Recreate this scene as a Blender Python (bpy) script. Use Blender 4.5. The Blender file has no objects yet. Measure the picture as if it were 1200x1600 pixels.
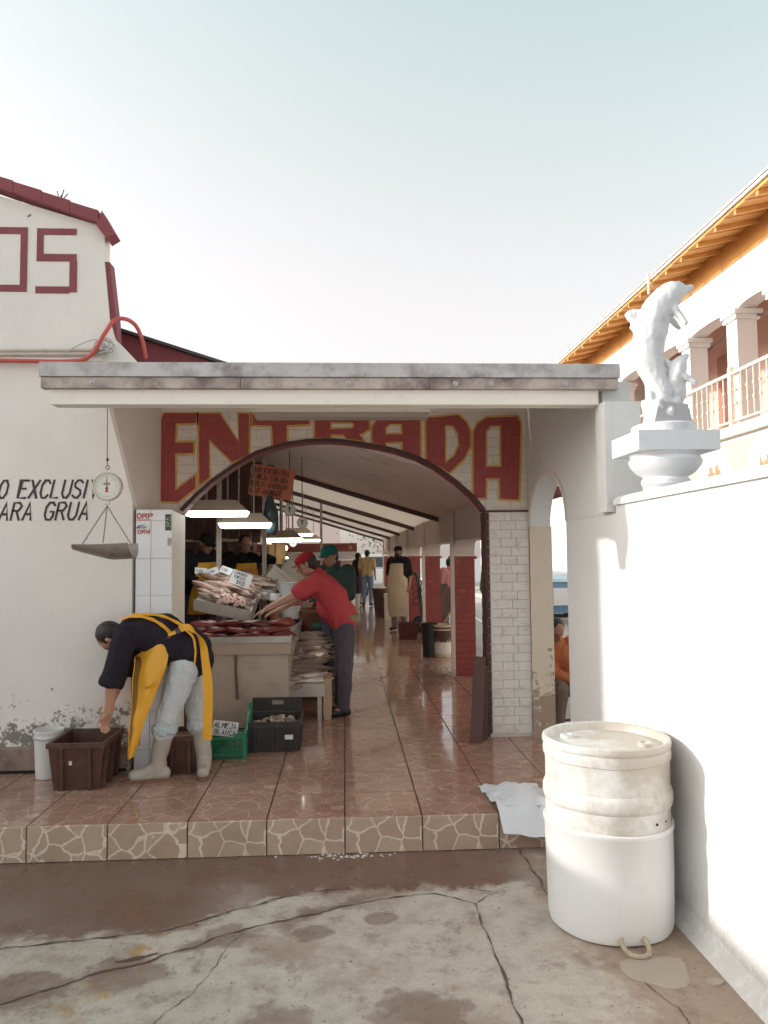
import bpy, bmesh, math, random
from mathutils import Vector as V, Matrix, noise
from mathutils.geometry import tessellate_polygon
R = math.radians
random.seed(7)
SC = bpy.context.scene
COL = SC.collection

# ------------------------------------------------------------------ camera
YAW, PITCH, ROLL = R(3.0), R(3.3), R(0.55)
fwd = V((math.sin(YAW)*math.cos(PITCH), math.cos(YAW)*math.cos(PITCH), math.sin(PITCH)))
r0 = V((math.cos(YAW), -math.sin(YAW), 0)); u0 = r0.cross(fwd)
rt = r0*math.cos(ROLL) - u0*math.sin(ROLL); up = u0*math.cos(ROLL) + r0*math.sin(ROLL)
cd = bpy.data.cameras.new('camera'); cam = bpy.data.objects.new('camera', cd); COL.objects.link(cam)
cam.matrix_world = Matrix(((rt.x, up.x, -fwd.x, 0), (rt.y, up.y, -fwd.y, 0), (rt.z, up.z, -fwd.z, 1.78), (0, 0, 0, 1)))
cd.sensor_fit = 'VERTICAL'; cd.sensor_height = 36; cd.lens = 36*1180/1600
cd.clip_start = .05; cd.clip_end = 1500
SC.camera = cam

# ------------------------------------------------------------------ sky, sun, exposure
SUN_EL, SUN_K = R(16.8), 0.08            # low sun from the left (-X), a touch from beyond the facade
W = bpy.data.worlds.new('World'); SC.world = W; W.use_nodes = True
nt = W.node_tree; nt.nodes.clear()
sky = nt.nodes.new('ShaderNodeTexSky'); sky.sky_type = 'NISHITA'; sky.sun_disc = False
sky.sun_elevation = SUN_EL; sky.sun_rotation = R(-90) + math.atan(SUN_K)
sky.air_density = 1.0; sky.dust_density = 4.0; sky.ozone_density = 1.6; sky.altitude = 10
tc = nt.nodes.new('ShaderNodeTexCoord'); sx = nt.nodes.new('ShaderNodeSeparateXYZ'); nt.links.new(tc.outputs['Generated'], sx.inputs[0])
el = nt.nodes.new('ShaderNodeMath'); el.operation = 'MULTIPLY_ADD'; el.inputs[1].default_value = .18; nt.links.new(sx.outputs[0], el.inputs[0]); nt.links.new(sx.outputs[2], el.inputs[2])
rp = nt.nodes.new('ShaderNodeValToRGB'); nt.links.new(el.outputs[0], rp.inputs[0])       # thin bright haze, thickest at the horizon
e = rp.color_ramp.elements; e[0].position = .0; e[0].color = (1.0, .885, .80, 1); e[1].position = 1.0; e[1].color = (.36, .68, .63, 1)
for p_, c_ in ((.34, (1.0, .885, .80, 1)), (.52, (.74, .83, .74, 1)), (.68, (.50, .78, .71, 1))):
    q_ = e.new(p_); q_.color = c_
sc_ = nt.nodes.new('ShaderNodeVectorMath'); sc_.operation = 'SCALE'; sc_.inputs[3].default_value = 1.95; nt.links.new(rp.outputs[0], sc_.inputs[0])
mx = nt.nodes.new('ShaderNodeMix'); mx.data_type = 'RGBA'; mx.blend_type = 'ADD'; mx.inputs[0].default_value = 1
bg = nt.nodes.new('ShaderNodeBackground'); bg.inputs[1].default_value = .15
ow = nt.nodes.new('ShaderNodeOutputWorld')
hs = nt.nodes.new('ShaderNodeHueSaturation'); hs.inputs['Saturation'].default_value = .28
nt.links.new(sky.outputs[0], hs.inputs['Color']); nt.links.new(hs.outputs[0], mx.inputs[6]); nt.links.new(sc_.outputs[0], mx.inputs[7])
nt.links.new(mx.outputs[2], bg.inputs[0]); nt.links.new(bg.outputs[0], ow.inputs[0])
sd = bpy.data.lights.new('sun', 'SUN'); sd.energy = 2.0; sd.angle = R(.6); sd.color = (1, .95, .89)
so = bpy.data.objects.new('sun', sd); COL.objects.link(so)
sdir = V((1, -SUN_K, -math.tan(SUN_EL)*math.hypot(1, SUN_K)))
so.rotation_euler = sdir.to_track_quat('-Z', 'Y').to_euler(); so.location = (-20, 2, 12)
vs = SC.view_settings; vs.view_transform = 'Standard'; vs.look = 'None'; vs.exposure = 0.62; vs.gamma = 1; vs.use_curve_mapping = False
SC.cycles.max_bounces = 8; SC.cycles.diffuse_bounces = 5; SC.cycles.glossy_bounces = 4
SC.cycles.sample_clamp_indirect = 6

# ------------------------------------------------------------------ shader helpers
class S:
    def __init__(s, name):
        s.mat = bpy.data.materials.new(name); s.mat.use_nodes = True
        s.t = s.mat.node_tree; s.t.nodes.clear()
        s.o = s.n('ShaderNodeOutputMaterial'); s.b = s.n('ShaderNodeBsdfPrincipled')
        s.l(s.b.outputs[0], s.o.inputs[0])
    def n(s, k): return s.t.nodes.new(k)
    def l(s, a, b): s.t.links.new(a, b)
    def put(s, v, sock):
        if hasattr(v, 'is_output'): s.l(v, sock)
        elif isinstance(v, (tuple, list)) and len(v) == 3 and sock.type == 'RGBA': sock.default_value = (*v, 1)
        else: sock.default_value = v
    def m(s, op, a, b=0., c=0., clamp=False):
        n = s.n('ShaderNodeMath'); n.operation = op; n.use_clamp = clamp
        for i, v in enumerate((a, b, c)): s.put(v, n.inputs[i])
        return n.outputs[0]
    def pos(s): return s.n('ShaderNodeNewGeometry').outputs['Position']
    def obj(s): return s.n('ShaderNodeTexCoord').outputs['Object']
    def rnd(s): return s.n('ShaderNodeObjectInfo').outputs['Random']
    def sep(s, v):
        n = s.n('ShaderNodeSeparateXYZ'); s.l(v, n.inputs[0]); return n.outputs
    def comb(s, x, y, z):
        n = s.n('ShaderNodeCombineXYZ')
        for i, v in enumerate((x, y, z)): s.put(v, n.inputs[i])
        return n.outputs[0]
    def vm(s, op, a, b):
        n = s.n('ShaderNodeVectorMath'); n.operation = op; s.put(a, n.inputs[0])
        i = 3 if op == 'SCALE' else 1
        s.put(b, n.inputs[i]); return n.outputs[0]
    def noise(s, vec, scale, detail=4, rough=.55, dist=0, col=False):
        n = s.n('ShaderNodeTexNoise'); s.l(vec, n.inputs['Vector'])
        n.inputs['Scale'].default_value = scale; n.inputs['Detail'].default_value = detail
        n.inputs['Roughness'].default_value = rough; n.inputs['Distortion'].default_value = dist
        return n.outputs['Color' if col else 0]
    def voro(s, vec, scale, feat='DISTANCE_TO_EDGE', rnd=1):
        n = s.n('ShaderNodeTexVoronoi'); n.feature = feat; s.l(vec, n.inputs['Vector'])
        n.inputs['Scale'].default_value = scale; n.inputs['Randomness'].default_value = rnd
        return n.outputs[0]
    def ss(s, v, a, b):           # smoothstep a..b -> 0..1
        n = s.n('ShaderNodeMapRange'); n.interpolation_type = 'SMOOTHSTEP'; s.put(v, n.inputs[0])
        n.inputs[1].default_value = a; n.inputs[2].default_value = b; return n.outputs[0]
    def mix(s, f, a, b, mode='MIX'):
        n = s.n('ShaderNodeMix'); n.data_type = 'RGBA'; n.blend_type = mode
        s.put(f, n.inputs[0]); s.put(a, n.inputs[6]); s.put(b, n.inputs[7]); return n.outputs[2]
    def bump(s, h, strength=.3, dist=.01, prev=None):
        n = s.n('ShaderNodeBump'); n.inputs['Strength'].default_value = strength; n.inputs['Distance'].default_value = dist
        s.l(h, n.inputs['Height'])
        if prev: s.l(prev, n.inputs['Normal'])
        return n.outputs[0]
    def fin(s, col, rough=.6, normal=None, metal=0, spec=.5, emit=None, estr=0, coat=0, sss=0, trans=0):
        b = s.b; s.put(col, b.inputs['Base Color']); s.put(rough, b.inputs['Roughness'])
        b.inputs['Metallic'].default_value = metal; b.inputs['Specular IOR Level'].default_value = spec
        if normal: s.l(normal, b.inputs['Normal'])
        if emit: b.inputs['Emission Color'].default_value = (*emit, 1); b.inputs['Emission Strength'].default_value = estr
        b.inputs['Coat Weight'].default_value = coat
        if trans: b.inputs['Transmission Weight'].default_value = trans
        return s.mat

def mul(c, k): return tuple(min(1, x*k) for x in c)
def pm(name, col, rough=.6, var=.18, scale=5, bump=.15, bscale=60, dirt=None, damt=.5, dscale=7, metal=0, spec=.5, coat=0, rv=0, bd=.004):
    """painted / plain surface with mottling, optional stains and fine relief"""
    s = S(name); p = s.obj()
    f = s.noise(p, scale, 5, .6)
    c = s.mix(f, mul(col, 1-var), mul(col, 1+var))
    if rv: c = s.mix(s.rnd(), c, s.mix(.5, c, mul(col, 1-rv)))
    if dirt:
        d = s.ss(s.noise(p, dscale, 7, .68), .62-damt*.3, .72)
        d = s.m('MULTIPLY', d, damt)
        c = s.mix(d, c, dirt)
    h = s.noise(p, bscale, 4, .6)
    return s.fin(c, rough, s.bump(h, bump*2, bd), metal, spec, coat=coat)

# ------------------------------------------------------------------ mesh helpers
class MB:
    def __init__(s): s.v = []; s.f = []
    def add(s, vs, fs):
        o = len(s.v); s.v += [V(x) for x in vs]; s.f += [tuple(i+o for i in f) for f in fs]; return s
    def box(s, a, b, M=None):
        x0, y0, z0 = a; x1, y1, z1 = b
        c = [V(p) for p in ((x0,y0,z0),(x1,y0,z0),(x1,y1,z0),(x0,y1,z0),(x0,y0,z1),(x1,y0,z1),(x1,y1,z1),(x0,y1,z1))]
        if M: c = [M @ p for p in c]
        return s.add(c, [(3,2,1,0),(4,5,6,7),(0,1,5,4),(1,2,6,5),(2,3,7,6),(3,0,4,7)])
    def hexa(s, c):       # 8 corners: bottom ring ccw, top ring ccw
        return s.add(c, [(3,2,1,0),(4,5,6,7),(0,1,5,4),(1,2,6,5),(2,3,7,6),(3,0,4,7)])
    def rings(s, rings, cap=True, closed=True):
        n = len(rings[0]); vs = [p for r in rings for p in r]; fs = []
        for i in range(len(rings)-1):
            for j in range(n if closed else n-1):
                k = (j+1) % n
                fs.append((i*n+j, i*n+k, (i+1)*n+k, (i+1)*n+j))
        if cap and closed: fs.append(tuple(reversed(range(n)))); fs.append(tuple(range((len(rings)-1)*n, len(rings)*n)))
        return s.add(vs, fs)
    def tube(s, path, r, n=8, cap=True, sx=1.):
        path = [V(p) for p in path]; rr = r if isinstance(r, (list, tuple)) else [r]*len(path)
        rings = []; t0 = (path[1]-path[0]).normalized()
        u = t0.orthogonal().normalized()
        for i, p in enumerate(path):
            a = path[max(i-1, 0)]; b = path[min(i+1, len(path)-1)]; t = (b-a).normalized()
            u = (u - t*u.dot(t)).normalized(); w = t.cross(u)
            rings.append([p + (u*math.cos(2*math.pi*k/n)*sx + w*math.sin(2*math.pi*k/n))*rr[i] for k in range(n)])
        return s.rings(rings, cap)
    def lathe(s, prof, c=(0,0,0), n=24, M=None, cap=True):
        rings = []
        for r, z in prof:
            ring = [V((c[0]+r*math.cos(2*math.pi*k/n), c[1]+r*math.sin(2*math.pi*k/n), c[2]+z)) for k in range(n)]
            if M: ring = [M @ p for p in ring]
            rings.append(ring)
        return s.rings(rings, cap)
    def ell(s, c, r, M=None, n=14, m=9):
        c = V(c); rings = []
        for i in range(1, m):
            a = math.pi*i/m - math.pi/2
            ring = []
            for k in range(n):
                b = 2*math.pi*k/n
                q = V((r[0]*math.cos(a)*math.cos(b), r[1]*math.cos(a)*math.sin(b), r[2]*math.sin(a)))
                ring.append(c + (M @ q if M else q))
            rings.append(ring)
        return s.rings(rings)
    def cone(s, p0, ra, p1, rb, n=14):
        p0 = V(p0); p1 = V(p1); s.ell(p0, (ra,)*3, n=n); s.ell(p1, (rb,)*3, n=n)
        return s.tube([p0, p1], [ra, rb], n) if (p1-p0).length > 1e-4 else s
    def prism(s, poly, f, d):   # 2D polygon (or [outer, hole...]) -> f(u,v) 3D front, extruded by vector d
        loops = poly if isinstance(poly[0][0], (tuple, list)) else [poly]
        loops = [[V((p[0], p[1], 0)) for p in lp] for lp in loops]
        tri = tessellate_polygon(loops); flat = [p for lp in loops for p in lp]
        n = len(flat); d = V(d)
        fr = [V(f(p.x, p.y)) for p in flat]
        fs = []
        for t in tri:
            a, b, c = (flat[i] for i in t)
            if (b-a).cross(c-a).z < 0: t = (t[0], t[2], t[1])
            fs.append(tuple(t)); fs.append(tuple(i+n for i in reversed(t)))
        o = 0
        for lp in loops:
            for i in range(len(lp)):
                j = (i+1) % len(lp); fs.append((o+j, o+i, o+i+n, o+j+n))
            o += len(lp)
        return s.add(fr + [p+d for p in fr], fs)
    def sheet(s, grid, th=0.003):  # grid of points -> thin solid sheet
        nu, nv = len(grid), len(grid[0]); g = [[V(p) for p in r] for r in grid]
        nrm = [[None]*nv for _ in range(nu)]
        for i in range(nu):
            for j in range(nv):
                a = g[min(i+1, nu-1)][j]-g[max(i-1, 0)][j]; b = g[i][min(j+1, nv-1)]-g[i][max(j-1, 0)]
                c = a.cross(b); nrm[i][j] = c.normalized() if c.length > 1e-9 else V((0,0,1))
        A = [g[i][j] for i in range(nu) for j in range(nv)]
        B = [g[i][j]-nrm[i][j]*th for i in range(nu) for j in range(nv)]
        N = nu*nv; fs = []
        for i in range(nu-1):
            for j in range(nv-1):
                q = (i*nv+j, (i+1)*nv+j, (i+1)*nv+j+1, i*nv+j+1); fs.append(q); fs.append(tuple(x+N for x in reversed(q)))
        edge = [i*nv for i in range(nu)] + [(nu-1)*nv+j for j in range(1, nv)] + [i*nv+nv-1 for i in range(nu-2, -1, -1)] + [j for j in range(nv-2, 0, -1)]
        for k in range(len(edge)):
            a, b = edge[k], edge[(k+1) % len(edge)]; fs.append((b, a, a+N, b+N))
        return s.add(A+B, fs)
    def xf(s, M): s.v = [M @ p for p in s.v]; return s
    def noise(s, amp, sc, seed=0):
        s.v = [p + noise.noise_vector(p*sc + V((seed, seed*.7, 3)))*amp for p in s.v]; return s
    def mesh(s, name, m, off=None, smooth=False, fix=True):
        me = bpy.data.meshes.new(name); off = V(off) if off is not None else V((0,0,0))
        me.from_pydata([tuple(p-off) for p in s.v], [], s.f)
        if fix:
            bm = bmesh.new(); bm.from_mesh(me); bmesh.ops.recalc_face_normals(bm, faces=bm.faces); bm.to_mesh(me); bm.free()
        if m: me.materials.append(m)
        if smooth:
            me.polygons.foreach_set('use_smooth', [True]*len(me.polygons)); me.set_sharp_from_angle(angle=R(40))
        me.update(); return me
    def build(s, name, m, parent=None, loc=None, smooth=False, fix=True, off=None):
        """vertices are in world space; loc = origin (base) of a top-level mesh; parts share the root's origin"""
        if off is None:
            off = V((0,0,0)); q = parent
            while q: off = off + q.location; q = q.parent
            if loc is not None: off = V(loc) if parent is None else off + V(loc)
        o = bpy.data.objects.new(name, s.mesh(name, m, off, smooth, fix)); COL.objects.link(o)
        if parent: o.parent = parent
        if loc is not None: o.location = loc
        return o

def tag(o, label=None, cat=None, group=None, kind=None):
    if label: o['label'] = label
    if cat: o['category'] = cat
    if group: o['group'] = group
    if kind: o['kind'] = kind
    return o
def thing(name, label, cat, loc=(0,0,0), group=None):
    o = bpy.data.objects.new(name, None); COL.objects.link(o); o.location = loc; o.empty_display_size = .05
    return tag(o, label, cat, group, 'thing')
def inst(name, me, parent=None, loc=(0,0,0), rot=(0,0,0), scale=(1,1,1)):
    o = bpy.data.objects.new(name, me); COL.objects.link(o); o.location = loc; o.rotation_euler = rot; o.scale = scale
    if parent: o.parent = parent
    return o
def part(name, fn, m, parent, smooth=False):
    mb = MB(); fn(mb); return mb.build(name, m, parent, smooth=smooth)
def copy_tree(o, parent=None):
    c = o.copy(); COL.objects.link(c); c.parent = parent
    for ch in list(o.children): copy_tree(ch, c)
    return c
def evalmesh(mb, mods, name):
    o = bpy.data.objects.new('tmp', mb.mesh(name, None)); COL.objects.link(o)
    for k, kw in mods:
        md = o.modifiers.new(k, k)
        for a, b in kw.items(): setattr(md, a, b)
    dg = bpy.context.evaluated_depsgraph_get(); dg.update()
    me = bpy.data.meshes.new_from_object(o.evaluated_get(dg)); old = o.data
    bpy.data.objects.remove(o); bpy.data.meshes.remove(old); me.name = name
    return me
def blob(name, mb, m, parent=None, voxel=.012, smooth=5, wr=0., wrs=9, loc=None, seed=1, stretch=None):
    """union of overlapping solids -> one continuous smoothed skin (closed), with cloth-like folds if wr"""
    me = evalmesh(mb, [('REMESH', dict(mode='VOXEL', voxel_size=voxel)), ('SMOOTH', dict(factor=.5, iterations=smooth))], name)
    off = V((0,0,0)); q = parent
    while q: off = off + q.location; q = q.parent
    if loc is not None: off = V(loc)
    st = V(stretch) if stretch else V((1,1,.45))
    nr = [v.normal.copy() for v in me.vertices]
    for v in me.vertices:
        p = v.co.copy()
        if wr:
            q = V((p.x*st.x, p.y*st.y, p.z*st.z))*wrs + V((seed*3.1, seed, 0))
            a = noise.noise(q); b = noise.noise(q*2.3+V((5,1,2)))
            p = p + nr[v.index]*wr*((1-abs(a)*2)*.7 + b*.5)
        v.co = p - off
    me.polygons.foreach_set('use_smooth', [True]*len(me.polygons))
    if m: me.materials.append(m)
    me.update()
    o = bpy.data.objects.new(name, me); COL.objects.link(o)
    if parent: o.parent = parent
    if loc is not None: o.location = loc
    return o

# hand-painted stroke lettering: polylines on a 1 x 1.5 grid
GL = {
 'A': [[(0,0),(.5,1.5),(1,0)],[(.2,.5),(.8,.5)]], 'B': [[(0,0),(0,1.5),(.7,1.5),(.9,1.2),(.7,.8),(0,.8)],[(.7,.8),(1,.45),(.75,0),(0,0)]],
 'C': [[(1,1.25),(.75,1.5),(.3,1.5),(0,1.1),(0,.4),(.3,0),(.75,0),(1,.25)]], 'D': [[(0,0),(0,1.5),(.6,1.5),(1,1.1),(1,.4),(.6,0),(0,0)]],
 'E': [[(1,1.5),(0,1.5),(0,0),(1,0)],[(0,.8),(.8,.8)]], 'F': [[(1,1.5),(0,1.5),(0,0)],[(0,.8),(.8,.8)]],
 'G': [[(1,1.25),(.75,1.5),(.3,1.5),(0,1.1),(0,.4),(.3,0),(.8,0),(1,.3),(1,.7),(.6,.7)]], 'H': [[(0,0),(0,1.5)],[(1,0),(1,1.5)],[(0,.75),(1,.75)]],
 'I': [[(.5,0),(.5,1.5)]], 'J': [[(.9,1.5),(.9,.3),(.6,0),(.25,0),(0,.3)],[(.5,1.5),(1.1,1.5)]], 'L': [[(0,1.5),(0,0),(.9,0)]],
 'M': [[(0,0),(.1,1.5),(.5,.6),(.9,1.5),(1,0)]], 'N': [[(0,0),(0,1.5),(1,0),(1,1.5)]], 'O': [[(.3,0),(0,.4),(0,1.1),(.3,1.5),(.7,1.5),(1,1.1),(1,.4),(.7,0),(.3,0)]],
 'P': [[(0,0),(0,1.5),(.7,1.5),(1,1.2),(.7,.75),(0,.75)]], 'R': [[(0,0),(0,1.5),(.7,1.5),(1,1.2),(.7,.8),(0,.8)],[(.45,.8),(1,0)]],
 'S': [[(1,1.3),(.7,1.5),(.3,1.5),(0,1.2),(.15,.9),(.85,.65),(1,.3),(.7,0),(.3,0),(0,.2)]], 'T': [[(.5,0),(.5,1.5)],[(0,1.5),(1,1.5)]],
 'U': [[(0,1.5),(0,.35),(.3,0),(.7,0),(1,.35),(1,1.5)]], 'V': [[(0,1.5),(.5,0),(1,1.5)]], 'W': [[(0,1.5),(.25,0),(.5,.9),(.75,0),(1,1.5)]],
 'X': [[(0,0),(1,1.5)],[(0,1.5),(1,0)]], '1': [[(.2,1.2),(.5,1.5),(.5,0)]], '0': [[(.3,0),(0,.4),(0,1.1),(.3,1.5),(.7,1.5),(1,1.1),(1,.4),(.7,0),(.3,0)]],
 '5': [[(1,1.5),(.1,1.5),(0,.85),(.6,.9),(1,.55),(.8,.05),(.3,0),(0,.2)]], '$': [[(1,1.2),(.7,1.4),(.3,1.4),(0,1.1),(1,.4),(.7,.1),(.3,.1),(0,.3)],[(.5,1.6),(.5,-.1)]], '.': [[(.45,0),(.55,.05)]] }
def paint(mb, text, f, h, w, gap, sw, slant=0., d=V((0,-.0006,0)), jit=.0, lift=.00012):
    """strokes as thin raised brush marks; f(u,v)->3D, h letter height, w width, sw stroke width"""
    x = 0; k = 0; d = V(d); rn = random.Random(len(text)*7+int(h*1000))
    for ch in text:
        if ch == ' ': x += w*.75+gap; continue
        ww = w*.35 if ch == 'I' else w
        for st in GL[ch]:
            pts = [V((x+(px if ch != 'I' else px-.15)*ww + slant*py/1.5*h + rn.uniform(-jit, jit)*h, py/1.5*h + rn.uniform(-jit, jit)*h, 0)) for px, py in st]
            L, Rr = [], []
            for i, p in enumerate(pts):
                a = pts[max(i-1, 0)]; b = pts[min(i+1, len(pts)-1)]; t = (b-a).normalized() if (b-a).length > 1e-6 else V((1,0,0))
                n_ = V((-t.y, t.x, 0))*sw*.5*rn.uniform(.88, 1.1)
                if i and i < len(pts)-1:
                    t1 = (pts[i]-a).normalized(); c = max(.5, (V((-t1.y, t1.x, 0))).dot(V((-t.y, t.x, 0)))); n_ = n_/c
                e = t*sw*.35*(-1 if i == 0 else (1 if i == len(pts)-1 else 0))
                L.append(p+n_+e); Rr.append(p-n_+e)
            dd = d*(1+k*.2); k += 1
            vs = [V(f(p.x, p.y))+dd for p in L] + [V(f(p.x, p.y))+dd for p in Rr]; n = len(pts)
            mb.add(vs, [(n+i, n+i+1, i+1, i) for i in range(n-1)])
        x += ww+gap
    return x

# ------------------------------------------------------------------ materials
def m_plaster(name, col, dirtc, lo=.35, hi=1.1, damt=.75, chips=True):
    """old painted plaster: mottled, grime growing from the ground, flaked spots"""
    s = S(name); p = s.pos(); x, y, z = s.sep(p)
    f = s.noise(p, 1.6, 6, .6); c = s.mix(f, mul(col, .88), mul(col, 1.07))
    f2 = s.noise(p, 14, 5, .7); c = s.mix(s.m('MULTIPLY', s.ss(f2, .5, .8), .25), c, mul(col, .75))
    n = s.noise(p, 5.5, 8, .72); n2 = s.noise(p, 28, 5, .7)
    g = s.m('SUBTRACT', 1, s.ss(z, lo, hi))
    nn = s.m('ADD', s.m('MULTIPLY', n, .62), s.m('MULTIPLY', n2, .38))
    th = s.m('SUBTRACT', .74, s.m('MULTIPLY', g, .30))
    d = s.ss(s.m('SUBTRACT', nn, th), 0, .05)
    c = s.mix(s.m('MULTIPLY', d, damt), c, dirtc)
    if chips:
        ch = s.ss(s.noise(p, 9, 3, .5), .735, .75); c = s.mix(s.m('MULTIPLY', ch, .8), c, mul(dirtc, .9))
    h = s.m('ADD', s.m('MULTIPLY', s.noise(p, 30, 6, .65), .5), s.m('MULTIPLY', n, .8))
    return s.fin(c, .8, s.bump(h, .55, .008), spec=.2)

M = {}
M['plaster_left'] = m_plaster('white_plaster', (.80, .755, .72), (.12, .09, .078), .30, 1.25, .8)
M['plaster_side'] = m_plaster('side_plaster', (.73, .725, .715), (.52, .46, .40), .0, .5, .35, False)
M['plaster_cream'] = m_plaster('cream_plaster', (.76, .68, .61), (.30, .24, .20), .2, .6, .5, False)
M['plaster_peel'] = m_plaster('peeling_plaster', (.72, .60, .49), (.34, .24, .18), .3, 1.9, .9)
M['plaster_arcade'] = m_plaster('arcade_plaster', (.72, .62, .55), (.32, .25, .22), .2, .6, .5, False)
M['red_paint'] = pm('red_paint', (.30, .055, .060), .6, .22, 9, .25, 60, (.18, .03, .03), .4, 12)
M['letter_red'] = pm('letter_red', (.37, .065, .062), .55, .22, 10, .3, 50, (.40, .12, .10), .45, 16)
M['letter_yellow'] = pm('letter_yellow', (.66, .40, .12), .6, .2, 9, .2)
M['maroon'] = pm('maroon_paint', (.23, .05, .062), .65, .2, 4, .2, 40, (.30, .12, .11), .4, 6)
M['letter_dark'] = pm('letter_dark', (.055, .030, .034), .6, .3, 30, .1)
M['trim_dark'] = pm('dark_trim', (.085, .035, .038), .7, .3, 12, .4, 50)
M['brick_cream'] = pm('painted_brick_cream', (.77, .70, .63), .7, .1, 14, .35, 45, (.40, .30, .24), .35, 11, rv=.12)
M['brick_white'] = pm('painted_brick_white', (.78, .73, .69), .7, .1, 14, .4, 45, (.40, .30, .25), .45, 9, rv=.14)
M['mortar'] = pm('mortar', (.62, .54, .47), .85, .15, 20, .4)
M['mortar_red'] = pm('mortar_red', (.25, .06, .055), .85, .2, 20, .4)
M['brick_red'] = pm('painted_brick_red', (.33, .062, .052), .55, .14, 16, .35, 50, (.55, .40, .36), .22, 14, rv=.2)
M['tile_white'] = pm('white_glazed_tile', (.80, .80, .82), .16, .04, 4, .03, 12, spec=.6, rv=.06)
M['grout'] = pm('grout', (.55, .53, .52), .8)
M['wood_grey'] = pm('weathered_board', (.56, .48, .44), .8, .3, 3, .4, 30, (.10, .06, .056), .9, 3.2)
M['metal_edge'] = pm('zinc_edge', (.52, .50, .50), .55, .2, 3, .2, 30, (.13, .09, .085), .75, 4)
M['cream_beam'] = pm('cream_beam', (.80, .745, .665), .55, .08, 3, .12, 40, (.40, .32, .26), .25, 9)
M['white_paint'] = pm('white_paint', (.78, .76, .74), .6, .05, 4, .1)
M['asphalt'] = pm('asphalt', (.40, .375, .36), .75, .25, 2, .5, 90, (.22, .20, .19), .5, 3)
M['kerb'] = pm('kerb_concrete', (.42, .39, .36), .8, .15, 4, .3)
M['hole'] = pm('painted_shade', (.02, .015, .015), .9)  # near-black colour painted for the shade inside gaps and holes
M['crack'] = pm('crack_dirt', (.11, .07, .055), .8, .35, 40, .5, 90)
M['iron'] = pm('dark_iron', (.06, .05, .05), .5, .2, 20, .1)
M['galv'] = pm('galvanised', (.45, .44, .43), .4, .15, 10, .1, metal=.7)
M['steel'] = pm('stainless_steel', (.50, .47, .44), .38, .12, 5, .06, 40, (.28, .22, .18), .4, 6, metal=.75)
M['rope'] = pm('rope', (.45, .36, .26), .9, .2, 40, .6, 150)

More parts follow.
